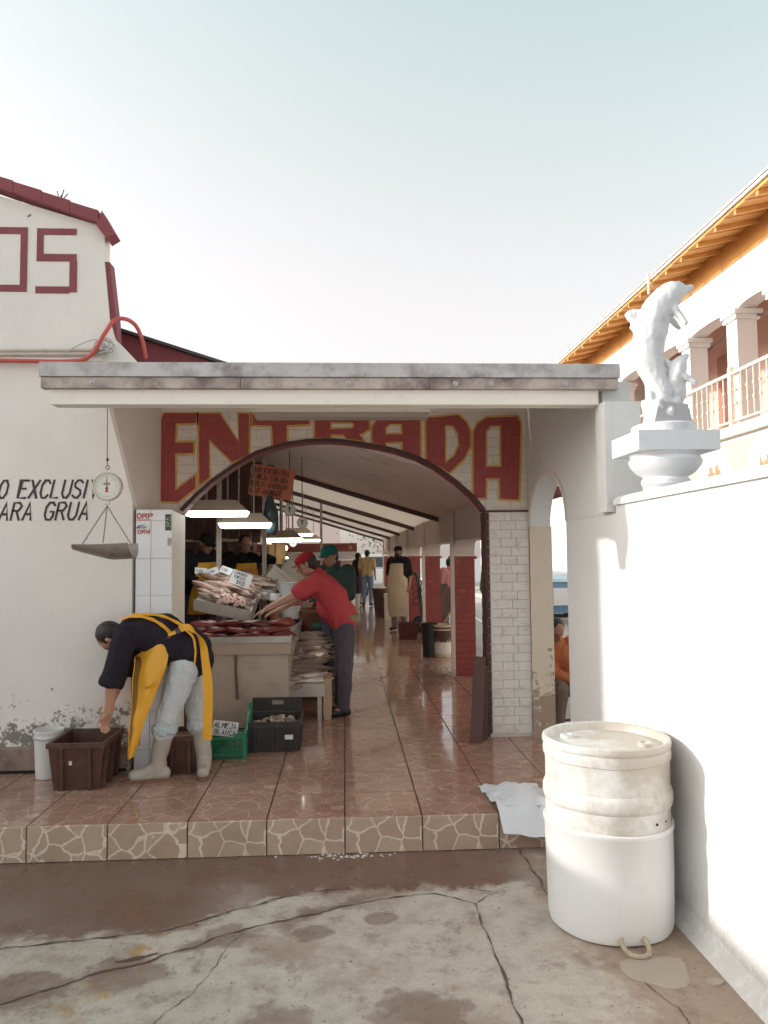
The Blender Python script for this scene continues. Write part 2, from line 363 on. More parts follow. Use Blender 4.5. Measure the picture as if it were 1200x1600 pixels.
# street concrete with wet gutter, stains and faded yellow paint
def m_street():
    s = S('street_concrete'); p = s.pos(); x, y, z = s.sep(p)
    a = s.noise(p, 1.1, 6, .6); b = s.noise(p, 7, 8, .7); c3 = s.noise(p, 75, 6, .75); c4 = s.noise(p, 240, 3, .6); nn = s.noise(p, 3.2, 7, .62)
    c = s.mix(a, (.50, .43, .37), (.64, .565, .49))
    c = s.mix(s.m('MULTIPLY', s.ss(b, .42, .66), .55), c, (.34, .27, .22))
    c = s.mix(s.m('MULTIPLY', s.ss(c3, .52, .72), .5), c, (.22, .17, .145))
    c = s.mix(s.m('MULTIPLY', s.ss(c3, .40, .30), .35), c, (.50, .45, .40))
    c = s.mix(s.m('MULTIPLY', s.ss(c4, .50, .66), .45), c, (.20, .16, .135)); c = s.mix(s.m('MULTIPLY', s.ss(c4, .42, .34), .35), c, (.66, .60, .53))
    pit = s.ss(s.noise(p, 38, 2, .4), .70, .745); c = s.mix(s.m('MULTIPLY', pit, .7), c, (.15, .11, .09))
    # brown dirt along the right hand wall
    dr = s.ss(s.m('ADD', x, s.m('MULTIPLY', s.m('SUBTRACT', nn, .5), 1.1)), 1.02, 1.22)
    c = s.mix(s.m('MULTIPLY', dr, .7), c, (.31, .20, .13))
    # wet gutter
    base = s.m('ADD', 3.70, s.m('MULTIPLY', s.ss(x, -.9, -.3), .40))
    wv = s.m('ADD', s.m('SUBTRACT', y, base), s.m('MULTIPLY', s.m('SUBTRACT', s.m('ADD', s.m('MULTIPLY', nn, .6), s.m('MULTIPLY', b, .4)), .5), .75))
    wet = s.m('MULTIPLY', s.ss(wv, -.03, .09), s.m('SUBTRACT', 1, s.m('MULTIPLY', s.ss(x, .75, 1.25), .75)))
    ln = s.m('ABSOLUTE', s.m('SUBTRACT', y, s.m('ADD', 3.985, s.m('MULTIPLY', x, .555))))
    w2 = s.ss(s.m('ADD', ln, s.m('MULTIPLY', s.m('SUBTRACT', nn, .5), .5)), .10, .0)
    w2 = s.m('MULTIPLY', w2, s.ss(x, .5, .1))
    spots = None
    for (sx, sy, r) in ((.165,3.817,.075),(-.16,3.713,.085),(.26,3.02,.22),(-.95,3.40,.20),(-.55,3.70,.14),(-1.3,3.32,.16),(-.3,3.0,.16)):
        d = s.m('SQRT', s.m('ADD', s.m('POWER', s.m('SUBTRACT', x, sx), 2.), s.m('POWER', s.m('MULTIPLY', s.m('SUBTRACT', y, sy), 1.25), 2.)))
        q = s.ss(s.m('ADD', d, s.m('MULTIPLY', s.m('SUBTRACT', s.m('ADD', s.m('MULTIPLY', nn, .5), s.m('MULTIPLY', b, .5)), .5), r*4.5)), r*1.15, r*.72)
        spots = q if spots is None else s.m('MAXIMUM', spots, q)
    # faded yellow road paint
    yl = s.m('ABSOLUTE', s.m('SUBTRACT', s.m('SUBTRACT', x, -1.02), s.m('MULTIPLY', s.m('SUBTRACT', y, 3.3), .42)))
    ym = s.m('MULTIPLY', s.ss(yl, .13, .05), s.m('MULTIPLY', s.ss(b, .45, .6), s.m('MULTIPLY', s.ss(y, 3.95, 3.7), s.ss(nn, .40, .52))))
    c = s.mix(s.m('MULTIPLY', ym, .8), c, (.46, .26, .06))
    w = s.m('MAXIMUM', wet, s.m('MAXIMUM', s.m('MULTIPLY', w2, .75), s.m('MULTIPLY', spots, .62)))
    cw = s.mix(s.m('ADD', s.m('MULTIPLY', b, .6), s.m('MULTIPLY', c3, .4)), (.062, .024, .014), (.22, .105, .068))
    big = s.ss(s.noise(p, 1.9, 9, .70), .47, .64); c = s.mix(s.m('MULTIPLY', big, .62), c, (.31, .215, .16))
    md = s.ss(s.noise(p, 5.5, 9, .74), .53, .66); c = s.mix(s.m('MULTIPLY', md, .55), c, (.20, .135, .10))
    c = s.mix(s.m('MULTIPLY', w, .88), c, cw)
    rough = s.m('SUBTRACT', .85, s.m('MULTIPLY', wet, s.m('ADD', .48, s.m('MULTIPLY', s.ss(nn, .45, .58), .29))))
    h = s.m('SUBTRACT', s.m('ADD', s.m('MULTIPLY', b, .8), s.m('ADD', s.m('MULTIPLY', c3, .5), s.m('MULTIPLY', c4, .2))), s.m('MULTIPLY', pit, .5))
    n = s.n('ShaderNodeBump'); n.inputs['Distance'].default_value = .012; s.l(h, n.inputs['Height'])
    s.l(s.m('SUBTRACT', .75, s.m('MULTIPLY', wet, .66)), n.inputs['Strength'])
    return s.fin(c, rough, n.outputs[0], spec=.45)
M['street'] = m_street()

# printed flagstone tile: pale crazed veins over brown cells
def m_flag(name, cell0, cell1, vein, rough0, rough1, scale, vw, axes):
    s = S(name); o = s.obj(); x, y, z = s.sep(o); r = s.rnd()
    k = s.m('MULTIPLY', s.m('FLOOR', s.m('MULTIPLY', r, 4.0)), 3.7)
    v = s.comb(s.m('ADD', x, k), y if axes == 'xy' else z, k)
    w = s.vm('ADD', v, s.vm('SCALE', s.noise(v, 9, 2, .5, col=True), .07))
    e = s.voro(w, scale); cc = s.voro(w, scale, 'F1')
    n = s.n('ShaderNodeTexVoronoi'); s.l(w, n.inputs['Vector']); n.inputs['Scale'].default_value = scale
    cv = s.sep(n.outputs['Color'])[0]
    c = s.mix(cv, cell0, cell1)
    c = s.mix(s.m('MULTIPLY', s.noise(w, 14, 5, .65), .5), c, mul(cell0, .7))
    vm_ = s.ss(e, vw, vw*.35)
    c = s.mix(s.m('MULTIPLY', vm_, .85), c, vein)
    P = s.pos(); g = s.noise(P, 2.2, 6, .65); g2 = s.noise(P, 9, 5, .6)
    c = s.mix(s.m('MULTIPLY', s.ss(g, .45, .7), .35), c, mul(cell0, .55))
    rough = s.m('ADD', rough0, s.m('MULTIPLY', s.ss(g2, .35, .7), rough1-rough0))
    return s.fin(c, rough, s.bump(s.m('ADD', s.m('MULTIPLY', vm_, .3), s.m('MULTIPLY', g2, .5)), .09, .005), spec=.5)
M['floor_tile'] = m_flag('floor_tile', (.38, .215, .16), (.45, .27, .20), (.55, .36, .28), .03, .14, 8.5, .038, 'xy')
M['curb_tile'] = m_flag('curb_tile', (.47, .335, .25), (.55, .41, .31), (.76, .66, .54), .30, .5, 7.5, .055, 'xz')
M['floor_grout'] = pm('floor_grout', (.17, .11, .09), .6, .3, 8, .3)

def m_ceiling():
    s = S('ceiling_plaster'); p = s.pos()
    f = s.noise(p, 1.3, 6, .65); c = s.mix(f, (.72, .59, .53), (.82, .71, .65))
    c = s.mix(s.m('MULTIPLY', s.ss(s.noise(p, 4, 7, .7), .5, .72), .5), c, (.30, .20, .17))
    return s.fin(c, .6, s.bump(s.noise(p, 12, 4, .6), .2, .006))
M['ceiling'] = m_ceiling()
M['ceiling_gloss'] = pm('glossy_roof_sheet', (.80, .71, .65), .22, .15, 2, .1, 4, (.30, .20, .17), .4, 5, bd=.01)
def translucent(m, f):        # translucency added to the roof sheets to brighten the passage
    t = m.node_tree; o = [n for n in t.nodes if n.type == 'OUTPUT_MATERIAL'][0]; b = [n for n in t.nodes if n.type == 'BSDF_PRINCIPLED'][0]
    tr = t.nodes.new('ShaderNodeBsdfTranslucent'); tr.inputs[0].default_value = (.88, .78, .70, 1); mx = t.nodes.new('ShaderNodeMixShader'); mx.inputs[0].default_value = f
    t.links.new(b.outputs[0], mx.inputs[1]); t.links.new(tr.outputs[0], mx.inputs[2]); t.links.new(mx.outputs[0], o.inputs[0])
translucent(M['ceiling_gloss'], .72)
M['purlin'] = pm('purlin', (.10, .055, .05), .6, .3, 6, .3)

# ------------------------------------------------------------------ ground, road
def sheet(name, x0, x1, y0, y1, z, m, kind='structure'):
    mb = MB(); mb.add([(x0,y0,z),(x1,y0,z),(x1,y1,z),(x0,y1,z)], [(0,1,2,3)])
    return tag(mb.build(name, m, loc=((x0+x1)/2, (y0+y1)/2, z)), kind=kind)
ground = sheet('ground', -400, 400, -400, 400, -.006, M['asphalt'])
street = sheet('street', -9, 1.9, -6, 4.9, 0, M['street'])
road = sheet('road', 1.82, 5.55, -20, 120, .002, M['asphalt'])
mb = MB(); mb.box((5.55, -10, -.005), (6.5, 60, .13)); tag(mb.build('pavement', M['kerb'], loc=(6, 20, 0)), kind='structure')
mb = MB(); mb.box((5.6, 11, .004), (5.7, 60, .006));
# slab joints and cracks in the street
def ribbon_ground(path, w, name='crack', z=.003, seed=1, sub=26):
    mb = MB(); L = []; Rr = []; rn = random.Random(seed)
    pts = []
    for i in range(len(path)-1):
        a = V((*path[i], 0)); b = V((*path[i+1], 0))
        for k in range(sub): pts.append(a.lerp(b, k/sub))
    pts.append(V((*path[-1], 0)))
    for i, p in enumerate(pts):
        a = pts[max(i-1,0)]; b = pts[min(i+1,len(pts)-1)]; t = (b-a).normalized(); n = V((-t.y, t.x, 0))
        p = p + n*(noise.noise(p*6+V((seed,0,0)))*.03+noise.noise(p*26+V((seed,3,0)))*.010+noise.noise(p*70+V((seed,5,0)))*.004)
        ww = w*(.18+1.5*max(0, noise.noise(p*11+V((0,seed,0)))+.15)+.30*rn.random())
        if i in (0, len(pts)-1): ww *= .2
        L.append((p.x+n.x*ww/2, p.y+n.y*ww/2, z)); Rr.append((p.x-n.x*ww/2, p.y-n.y*ww/2, z))
    n = len(L); mb.add(L+Rr, [(n+i, n+i+1, i+1, i) for i in range(n-1)])
    return mb.build(name, M['crack'], street)
ribbon_ground([(-1.75,3.61),(-1.3,3.70),(-.88,3.75),(-.6,3.92),(-.31,4.10),(.05,4.16)], .012, seed=1)
ribbon_ground([(-1.5,3.16),(-.957,3.46),(-.5,3.74),(-.198,3.876),(.15,4.02),(.45,4.06),(.648,3.953)], .013, seed=2)
ribbon_ground([(.648,3.953),(.66,3.4),(.655,2.6),(.65,1.5)], .011, 'slab_joint', seed=3)
ribbon_ground([(1.05,4.62),(1.03,4.35),(1.06,4.07),(1.08,3.8)], .010, 'slab_joint', seed=4)
ribbon_ground([(.648,3.953),(.8,4.05),(.55,4.2)], .008, seed=5)
ribbon_ground([(-.5,3.74),(-.60,3.35),(-.72,3.05),(-.8,2.7)], .005, seed=6)
ribbon_ground([(-1.02,3.49),(-.93,3.53),(-.86,3.57)], .035, seed=8)
ribbon_ground([(1.2,3.3),(1.3,3.0),(1.25,2.7)], .006, seed=9)
# a thin cement patch and loose litter beside the wall
def flat_blob(name, cx, cy, rx, ry, h, m, seed, parent=None):
    mb = MB(); n = 22; top = []; bot = []
    for k in range(n):
        a = 2*math.pi*k/n; q = 1+.28*noise.noise(V((math.cos(a)*1.7+seed, math.sin(a)*1.7, seed)))
        bot.append((cx+rx*q*math.cos(a), cy+ry*q*math.sin(a), .001)); top.append((cx+rx*q*.9*math.cos(a), cy+ry*q*.9*math.sin(a), h))
    mb.rings([[V(p) for p in bot], [V(p) for p in top]])
    return mb.build(name, m, parent)
M['cement'] = pm('cement', (.38, .31, .25), .85, .15, 8, .4, 60)
flat_blob('cement_patch', 1.32, 3.27, .155, .13, .008, M['cement'], 3, street)
flat_blob('cement_patch', 1.52, 3.16, .04, .025, .008, M['cement'], 5, street)
M['foam'] = pm('white_scum', (.62, .56, .52), .7, .1, 20)
rn = random.Random(5)
mb = MB()
for k in range(70):
    cx, cy = rn.gauss(-.02, .11), 4.60+rn.gauss(0, .022)
    r = rn.uniform(.003, .012); mb.lathe([(r, .001), (r*.5, .004)], (cx, cy, 0), 6)
tag(mb.build('scum_flecks', M['foam'], street), kind='stuff')
mb = MB()
for k in range(420):
    cx, cy = rn.uniform(-1.8, 1.6), rn.uniform(2.4, 4.6)
    if rn.random() < .4: cx, cy = rn.uniform(1.15, 1.6), rn.uniform(2.6, 4.4)
    r = rn.uniform(.0015, .005); mb.ell((cx, cy, r*.6), (r, r*rn.uniform(.5,1), r*.7), n=5, m=4)
tag(mb.build('grit', M['cement'], street), kind='stuff')
mb = MB(); mb.tube([(-.50,3.97,.006),(-.42,4.02,.012),(-.36,4.04,.006)], .0022, 5); mb.build('straw', M['rope'], street)

# ------------------------------------------------------------------ raised market floor
PT = .467; PX0 = -.01; PY0 = 4.65
plat = MB(); plat.box((-4, PY0, -.02), (1.618, 6.6, .199)); plat.box((-3.2, 6.6, -.02), (1.74, 30, .199))
platform = tag(plat.build('market_floor', M['floor_grout'], loc=(0, PY0, 0)), kind='structure')
def tile_mesh(name, w, d, m, th=.011, front=False):
    mb = MB(); e = .002
    if not front:
        mb.hexa([(-w/2,-d/2,0),(w/2,-d/2,0),(w/2,d/2,0),(-w/2,d/2,0),(-w/2+e,-d/2+e,th),(w/2-e,-d/2+e,th),(w/2-e,d/2-e,th),(-w/2+e,d/2-e,th)])
    else:  # stands upright, facing -Y
        mb.hexa([(-w/2,0,-d/2),(-w/2,0,d/2),(w/2,0,d/2),(w/2,0,-d/2),(-w/2+e,-th,-d/2+e),(-w/2+e,-th,d/2-e),(w/2-e,-th,d/2-e),(w/2-e,-th,-d/2+e)])
    return mb.mesh(name, m)
ft = tile_mesh('floor_tile', PT-.006, PT-.006, M['floor_tile'])
ct = tile_mesh('curb_tile', PT-.006, .205, M['curb_tile'], .012, True)
rn = random.Random(3)
def to_platform(o, loc): o.parent = platform; o.location = V(loc) - platform.location
for i in range(-7, 4):
    x0 = PX0 + i*PT; x1 = min(x0+PT, 1.614); w = x1-x0; cx = (x0+x1)/2
    o = inst('curb_tile', ct, scale=(w/PT, 1, 1)); to_platform(o, (cx, PY0, .1045))
    for j in range(0, 12):
        y0 = PY0 + j*PT
        if i < -2 and j > 4: continue
        if i < -4 and j > 2: continue
        xx1 = x1 if j < 4 else min(x0+PT, 1.735); w = xx1-x0; cx = (x0+xx1)/2
        o = inst('floor_tile', ft, scale=(w/PT, 1, 1), rot=(rn.uniform(-.002,.002), rn.uniform(-.0025,.0025), 0)); to_platform(o, (cx, y0+PT/2, .1995))
        if w > .44 and rn.random() < .5: o.rotation_euler.z = math.pi
mb = MB()
for i in range(-2, 4):
    for j in range(12, 54):
        x0 = PX0+i*PT+.003; x1 = min(PX0+(i+1)*PT-.003, 1.735); y0 = PY0+j*PT+.003
        mb.box((x0, y0, .1995), (x1, y0+PT-.006, .2105))
tag(mb.build('floor_tile_field', M['floor_tile'], platform), kind='stuff')

# ------------------------------------------------------------------ left building
LY = 5.79
lb = thing('market_hall', 'white plastered market hall with stepped maroon gable and painted lettering', 'building', (-3, LY, 0))
def fXZ(y): return lambda u, v: (u, y, v)
part('wall', lambda m: m.prism([(-1.60,0),(-1.60,3.30),(-1.74,3.45),(-1.785,3.6),(-1.835,4.10),(-1.83,4.28),(-1.87,4.34),(-2.626,4.565),(-5.6,5.72),(-11.5,5.72),(-11.5,0)], fXZ(LY), (0,.14,0)), M['plaster_left'], lb)  # unseen left end drawn out long and tall to shade the side wall
part('side_edge', lambda m: m.prism([(-1.742,3.30),(-1.722,3.30),(-1.742,3.62),(-1.795,4.06),(-1.832,4.06),(-1.785,3.6)], fXZ(LY+.012), (0,.12,0)), M['maroon'], lb)
rn = random.Random(2)
a, b = V((-4.2, 0, 5.21)), V((-1.86, 0, 4.385)); n = 11
for k in range(n):
    p, q = a.lerp(b, k/n), a.lerp(b, (k+.985)/n); dz = rn.uniform(-.004, .006)
    part('cap_tile', lambda m: m.hexa([(p.x,LY-.07,p.z-.05+dz),(q.x,LY-.07,q.z-.05+dz),(q.x,LY+.09,q.z-.05+dz),(p.x,LY+.09,p.z-.05+dz),(p.x,LY-.065,p.z+.035+dz),(q.x,LY-.065,q.z+.045+dz),(q.x,LY+.085,q.z+.045+dz),(p.x,LY+.085,p.z+.035+dz)]), M['maroon'], lb)
part('cap_tile', lambda m: m.hexa([(-1.875,LY-.07,4.315),(-1.80,LY-.07,4.215),(-1.80,LY+.09,4.215),(-1.875,LY+.09,4.315),(-1.835,LY-.065,4.43),(-1.735,LY-.065,4.255),(-1.735,LY+.085,4.255),(-1.835,LY+.085,4.43)]), M['maroon'], lb)
# big maroon block letters O S
def block(m, rects, y=LY-.003):
    for k, (x0, z0, x1, z1) in enumerate(rects):
        m.box((x0, y-.0012-.0004*k, z0), (x1, y+.004, z1))
part('painted_letter', lambda m: block(m, [(-2.80,3.815,-2.41,3.868),(-2.80,4.265,-2.41,4.318),(-2.462,3.868,-2.41,4.265),(-2.80,3.868,-2.748,4.265)]), M['maroon'], lb)
part('painted_letter', lambda m: block(m, [(-2.34,4.262,-2.043,4.312),(-2.34,4.06,-2.290,4.262),(-2.34,4.055,-2.04,4.112),(-2.092,3.815,-2.036,4.06),(-2.345,3.805,-2.092,3.858)]), M['maroon'], lb)
# stencilled notice USO EXCLUSIVO PARA GRUA
def wtxt(text, x, z, h, w, gap, sw):
    for ch in text:
        if ch == ' ': x += w*.75+gap; continue
        part('painted_letter', lambda m: paint(m, ch, lambda u, v: (x+u, LY-.002, z+v), h, w, gap, sw, slant=.22, d=(0,-.0008,0)), M['letter_dark'], lb)
        x += (w*.35 if ch == 'I' else w)+gap
wtxt('USO EXCLUSIVO', -2.756, 2.238, .131, .056, .024, .0170)
wtxt('PARA GRUA', -2.671, 2.073, .128, .060, .026, .0170)
# base moulding, near-black strip painted as the gap's shade, conduits
part('base_moulding', lambda m: m.hexa([(-4,LY-.035,.235),(-1.62,LY-.035,.235),(-1.62,LY+.02,.235),(-4,LY+.02,.235),(-4,LY-.03,.385),(-1.62,LY-.03,.385),(-1.62,LY+.02,.41),(-4,LY+.02,.41)]), pm('base_grime', (.28,.20,.17), .8, .3, 5, .5, 40, (.10,.06,.05), .7, 8), lb)
part('gap', lambda m: m.box((-4, LY-.03, .205), (-1.63, LY+.02, .236)), M['hole'], lb)
M['conduit'] = pm('conduit', (.55, .47, .40), .6, .15, 8, .2, 40, (.25,.18,.15), .4, 12)
part('ledge', lambda m: m.box((-4.2, LY-.03, 3.275), (-1.83, LY+.02, 3.30)), M['plaster_left'], lb)
for z, x1 in ((3.355,-1.85),(3.325,-1.80)):
    part('conduit', lambda m: m.tube([(-4.2,LY-.035,z-.02),(-2.6,LY-.035,z-.005),(x1,LY-.035,z+.003)], .013, 8), M['conduit'], lb, True)
# roof behind the gable so that the hall is a solid body
part('roof', lambda m: m.prism([(-2.15,3.3),(-2.15,4.3),(-2.6,4.5),(-5.6,5.6),(-11.4,5.6),(-11.4,3.3)], fXZ(LY+.15), (0,.62,0)), M['maroon'], lb)
part('weed', lambda m: [m.tube([(-2.16,LY-.03,4.50),(-2.15+dx,LY-.04,4.54+dz)], .004, 4) for dx, dz in ((-.03,.05),(.02,.06),(.05,.03),(0,.02))], pm('weed', (.10,.10,.06), .8), lb)
# red hose over the gable corner and the cable tangle
M['hose'] = pm('red_hose', (.50, .085, .070), .45, .12, 10, .1)
def smooth_path(p, n=8):
    p = [V(q) for q in p]; out = []
    for i in range(len(p)-1):
        a = p[max(i-1,0)]; b = p[i]; c = p[i+1]; d = p[min(i+2,len(p)-1)]
        for k in range(n):
            t = k/n; out.append(.5*((2*b)+(c-a)*t+(2*a-5*b+4*c-d)*t*t+(3*b-a-3*c+d)*t**3))
    return out+[p[-1]]
mb = MB(); mb.tube(smooth_path([(-4.2,5.72,3.27),(-2.6,5.72,3.265),(-2.05,5.72,3.262),(-1.90,5.72,3.31),(-1.80,5.70,3.46),(-1.73,5.72,3.575),(-1.66,5.78,3.605),(-1.605,5.86,3.575),(-1.575,5.93,3.48),(-1.565,6.0,3.36)]), .016, 10)
tag(mb.build('hose', M['hose'], loc=(-2,5.72,3.25), smooth=True), 'red rubber hose running along the ledge and over the gable corner', 'hose')
mb = MB(); rn = random.Random(11)
for k in range(6):
    c = V((-1.80+rn.uniform(-.05,.05), 5.73+rn.uniform(-.02,.02), 3.37+rn.uniform(-.03,.03))); r = rn.uniform(.04,.085)
    M3 = Matrix.Rotation(rn.uniform(-.5,.5), 3, 'Z') @ Matrix.Rotation(rn.uniform(-.5,.5), 3, 'X')
    mb.tube([c + M3 @ V((r*math.cos(t*.42), .01*math.sin(t), r*.8*math.sin(t*.42))) for t in range(16)], .004, 5)
mb.tube(smooth_path([(-2.1,5.73,3.33),(-1.95,5.71,3.40),(-1.85,5.72,3.42),(-1.78,5.72,3.30)]), .004, 5)
tag(mb.build('cable_tangle', M['galv'], loc=(-1.8,5.73,3.3), smooth=True), 'grey tangle of cable hanging beside the maroon roof', 'cable')

# ------------------------------------------------------------------ tiled pillar, entrance arch wall
AY = 6.55                                     # face of the arch wall
arch_pts = [(-1.40,2.186),(-1.28,2.312),(-1.145,2.433),(-.96,2.566),(-.762,2.682),(-.62,2.728),(-.486,2.762),(-.32,2.785),(-.153,2.793),(0,2.782),(.125,2.764),(.30,2.735),(.461,2.697),(.64,2.637),(.796,2.556),(.97,2.430),(1.131,2.288),(1.225,2.169)]
def archz(x):
    if x <= arch_pts[0][0] or x >= arch_pts[-1][0]: return 2.17
    for (x0, z0), (x1, z1) in zip(arch_pts, arch_pts[1:]):
        if x0 <= x <= x1: return z0+(z1-z0)*(x-x0)/(x1-x0)
ew = thing('entrance_arch', 'painted brick entrance arch with red ENTRADA lettering between tiled pillar and brick pillar', 'arch', (0, AY, .2))
outline = [(-1.98,2.16)] + [(-1.40,2.16)] + arch_pts[1:-1] + [(1.235,2.16),(1.626,2.16),(1.626,3.12),(-1.98,3.12)]
part('wall', lambda m: m.prism(outline, fXZ(AY), (0,.2,0)), M['mortar'], ew)
part('wall_cap', lambda m: m.box((-1.98, AY-.006, 3.035), (1.61, AY+.05, 3.115)), M['cream_beam'], ew)
def clip_poly(poly, x0, z0, x1, z1):
    for ax, lim, sg in ((0,x0,1),(0,x1,-1),(1,z0,1),(1,z1,-1)):
        out = []
        for i in range(len(poly)):
            a, b = poly[i-1], poly[i]; da, db = (a[ax]-lim)*sg, (b[ax]-lim)*sg
            if da >= 0: out.append(a)
            if (da >= 0) != (db >= 0):
                t = da/(da-db); out.append((a[0]+(b[0]-a[0])*t, a[1]+(b[1]-a[1])*t))
        # keep order: element inserted after 'a'
        poly = out
        if len(poly) < 3: return []
    return poly
BH, BL = .0765, .222
rn = random.Random(21); brick_rects = []
z = 3.035-BH; row = 0
while z > 2.1:
    x = -1.64 - (BL/2 if row % 2 else 0)
    while x < 1.60:
        l = BL*rn.uniform(.92, 1.08); x0, x1 = max(x+.004, -1.64), min(x+l-.004, 1.60); z0, z1 = z+.004, z+BH-.004
        if x1-x0 > .02:
            ns = 6; xs = [x0+(x1-x0)*i/ns for i in range(ns+1)]; lo = [max(z0, archz(q)+.012) for q in xs]
            keep = [i for i in range(ns+1) if lo[i] < z1-.006]
            if len(keep) >= 2:
                xs = xs[keep[0]:keep[-1]+1]; lo = lo[keep[0]:keep[-1]+1]
                if all(v < z1-.006 for v in lo):
                    pr = .006+rn.uniform(-.0018,.0018)
                    poly = list(zip(xs, lo)) + [(xs[-1], z1), (xs[0], z1)]
                    if all(v == z0 for v in lo): poly = [(xs[0],z0),(xs[-1],z0),(xs[-1],z1),(xs[0],z1)]
                    part('brick', lambda m: m.prism(poly, fXZ(AY-pr), (0,pr+.002,0)), M['brick_cream'], ew)
                    brick_rects.append((xs[0], z0, xs[-1], z1, pr))
        x += l
    z -= BH; row += 1
LET = {
 'E': [[(-1.548, 3.023), (-1.275, 3.023), (-1.275, 2.941), (-1.448, 2.938), (-1.452, 2.769), (-1.298, 2.769), (-1.297, 2.681), (-1.452, 2.674), (-1.45, 2.354), (-1.282, 2.482), (-1.281, 2.371), (-1.426, 2.258), (-1.588, 2.263), (-1.573, 2.612), (-1.575, 2.964)]],
 'N': [[(-1.251, 3.019), (-1.074, 3.02), (-0.909, 2.768), (-0.909, 3.02), (-0.821, 3.02), (-0.821, 2.665), (-0.963, 2.601), (-1.161, 2.796), (-1.16, 2.463), (-1.249, 2.399)]],
 'T': [[(-0.79, 3.01), (-0.301, 3.01), (-0.301, 2.926), (-0.495, 2.922), (-0.495, 2.758), (-0.611, 2.739), (-0.624, 2.917), (-0.79, 2.917)]],
 'R': [[(-0.254, 2.992), (0.146, 2.995), (0.22, 2.963), (0.219, 2.888), (0.163, 2.85), (0.135, 2.841), (0.172, 2.781), (0.023, 2.804), (-0.004, 2.836), (-0.116, 2.839), (-0.116, 2.813), (-0.255, 2.81)], [(-0.119, 2.945), (0.071, 2.944), (0.093, 2.916), (0.07, 2.888), (-0.119, 2.884)]],
 'A1': [[(0.246, 2.773), (0.25, 2.904), (0.3, 2.97), (0.365, 2.987), (0.669, 2.995), (0.665, 2.632), (0.513, 2.698), (0.514, 2.772), (0.363, 2.769), (0.36, 2.74), (0.241, 2.765)], [(0.364, 2.838), (0.364, 2.896), (0.406, 2.929), (0.509, 2.929), (0.508, 2.838)]],
 'D': [[(0.723, 2.987), (0.793, 2.987), (1.008, 3.007), (1.073, 2.945), (1.108, 2.871), (1.106, 2.738), (1.051, 2.623), (0.918, 2.5), (0.804, 2.574), (0.719, 2.607)], [(0.887, 2.917), (0.957, 2.912), (1.005, 2.846), (1.007, 2.738), (0.969, 2.648), (0.883, 2.582)]],
 'A2': [[(1.132, 2.274), (1.141, 2.854), (1.172, 2.929), (1.256, 2.987), (1.531, 2.995), (1.559, 2.945), (1.528, 2.262), (1.363, 2.268), (1.366, 2.449), (1.243, 2.449), (1.235, 2.273)], [(1.242, 2.548), (1.247, 2.862), (1.288, 2.912), (1.385, 2.917), (1.378, 2.548)]],
}
def offset(poly, d, hole=False):
    ar = sum(a[0]*b[1]-b[0]*a[1] for a, b in zip(poly, poly[1:]+poly[:1]))
    sg = (1 if ar > 0 else -1)*(-1 if hole else 1); out = []; n = len(poly)
    for i in range(n):
        a, b, c = V((*poly[i-1],0)), V((*poly[i],0)), V((*poly[(i+1) % n],0))
        t1, t2 = (b-a).normalized(), (c-b).normalized(); n1, n2 = V((t1.y,-t1.x,0)), V((t2.y,-t2.x,0))
        mm = n1+n2; mm = mm/max(.45, mm.dot(n1)) if mm.length > 1e-5 else n1
        q = b+mm*d*sg; out.append((q.x, q.y))
    return out
def letter_mesh(loops, lift):
    mb = MB(); L3 = [[V((p[0], p[1], 0)) for p in lp] for lp in loops]; flat = [p for lp in L3 for p in lp]
    for t in tessellate_polygon(L3):
        tri = [(flat[i].x, flat[i].y) for i in t]
        if (tri[1][0]-tri[0][0])*(tri[2][1]-tri[0][1])-(tri[1][1]-tri[0][1])*(tri[2][0]-tri[0][0]) < 0: tri.reverse()
        xs = [p[0] for p in tri]; zs = [p[1] for p in tri]
        for (x0, z0, x1, z1, pr) in brick_rects:
            if max(xs) < x0 or min(xs) > x1 or max(zs) < z0 or min(zs) > z1: continue
            c = clip_poly(tri, x0-.0005, z0-.0005, x1+.0005, z1+.0005)
            if len(c) < 3: continue
            c = [p if p[1] > archz(p[0])+.012 else (p[0], archz(p[0])+.012) for p in c]
            mb.add([(p[0], AY-pr-lift, p[1]) for p in c], [tuple(range(len(c)))])
        # paint in the joints
        c = [p if p[1] > archz(p[0])+.012 else (p[0], archz(p[0])+.012) for p in tri]
        mb.add([(p[0], AY-.0016-lift*.5, p[1]) for p in c], [(0,1,2)])
    return mb
for ch, loops in LET.items():
    wob = lambda lp: [(x+.006*noise.noise(V((x*9, z*9, 1))), z+.006*noise.noise(V((x*9, z*9, 4)))) for x, z in lp]
    loops = [wob(lp) for lp in loops]
    o = letter_mesh(loops, .0022).build('painted_letter', M['letter_red'], ew, fix=False)
    yl = [offset(loops[0], .019)] + [offset(h, .016, True) for h in loops[1:]]
    letter_mesh(yl, .0010).build('letter_outline', M['letter_yellow'], o, fix=False)
# dark moulded edge of the arch, and down the right jamb
def arch_band(m):
    ins, outs = [], []
    for i, (x, zz) in enumerate(arch_pts):
        a = V((*arch_pts[max(i-1,0)],0)); b = V((*arch_pts[min(i+1,len(arch_pts)-1)],0)); t = (b-a).normalized(); nn = V((-t.y,t.x,0))
        w = .018+.004*noise.noise(V((x*8,0,0)))
        outs.append((x+nn.x*w*.7, zz+nn.y*w*.7)); ins.append((x-nn.x*w, zz-nn.y*w))
    m.prism(ins + outs[::-1], fXZ(AY-.016), (0,.03,0))
part('arch_trim', arch_band, M['trim_dark'], ew)
part('arch_soffit', lambda m: m.rings([[V((x, AY+.014, zz-.012)), V((x, AY+.2, zz-.012)), V((x, AY+.2, zz+.004)), V((x, AY+.014, zz+.004))] for x, zz in arch_pts]), M['maroon'], ew)
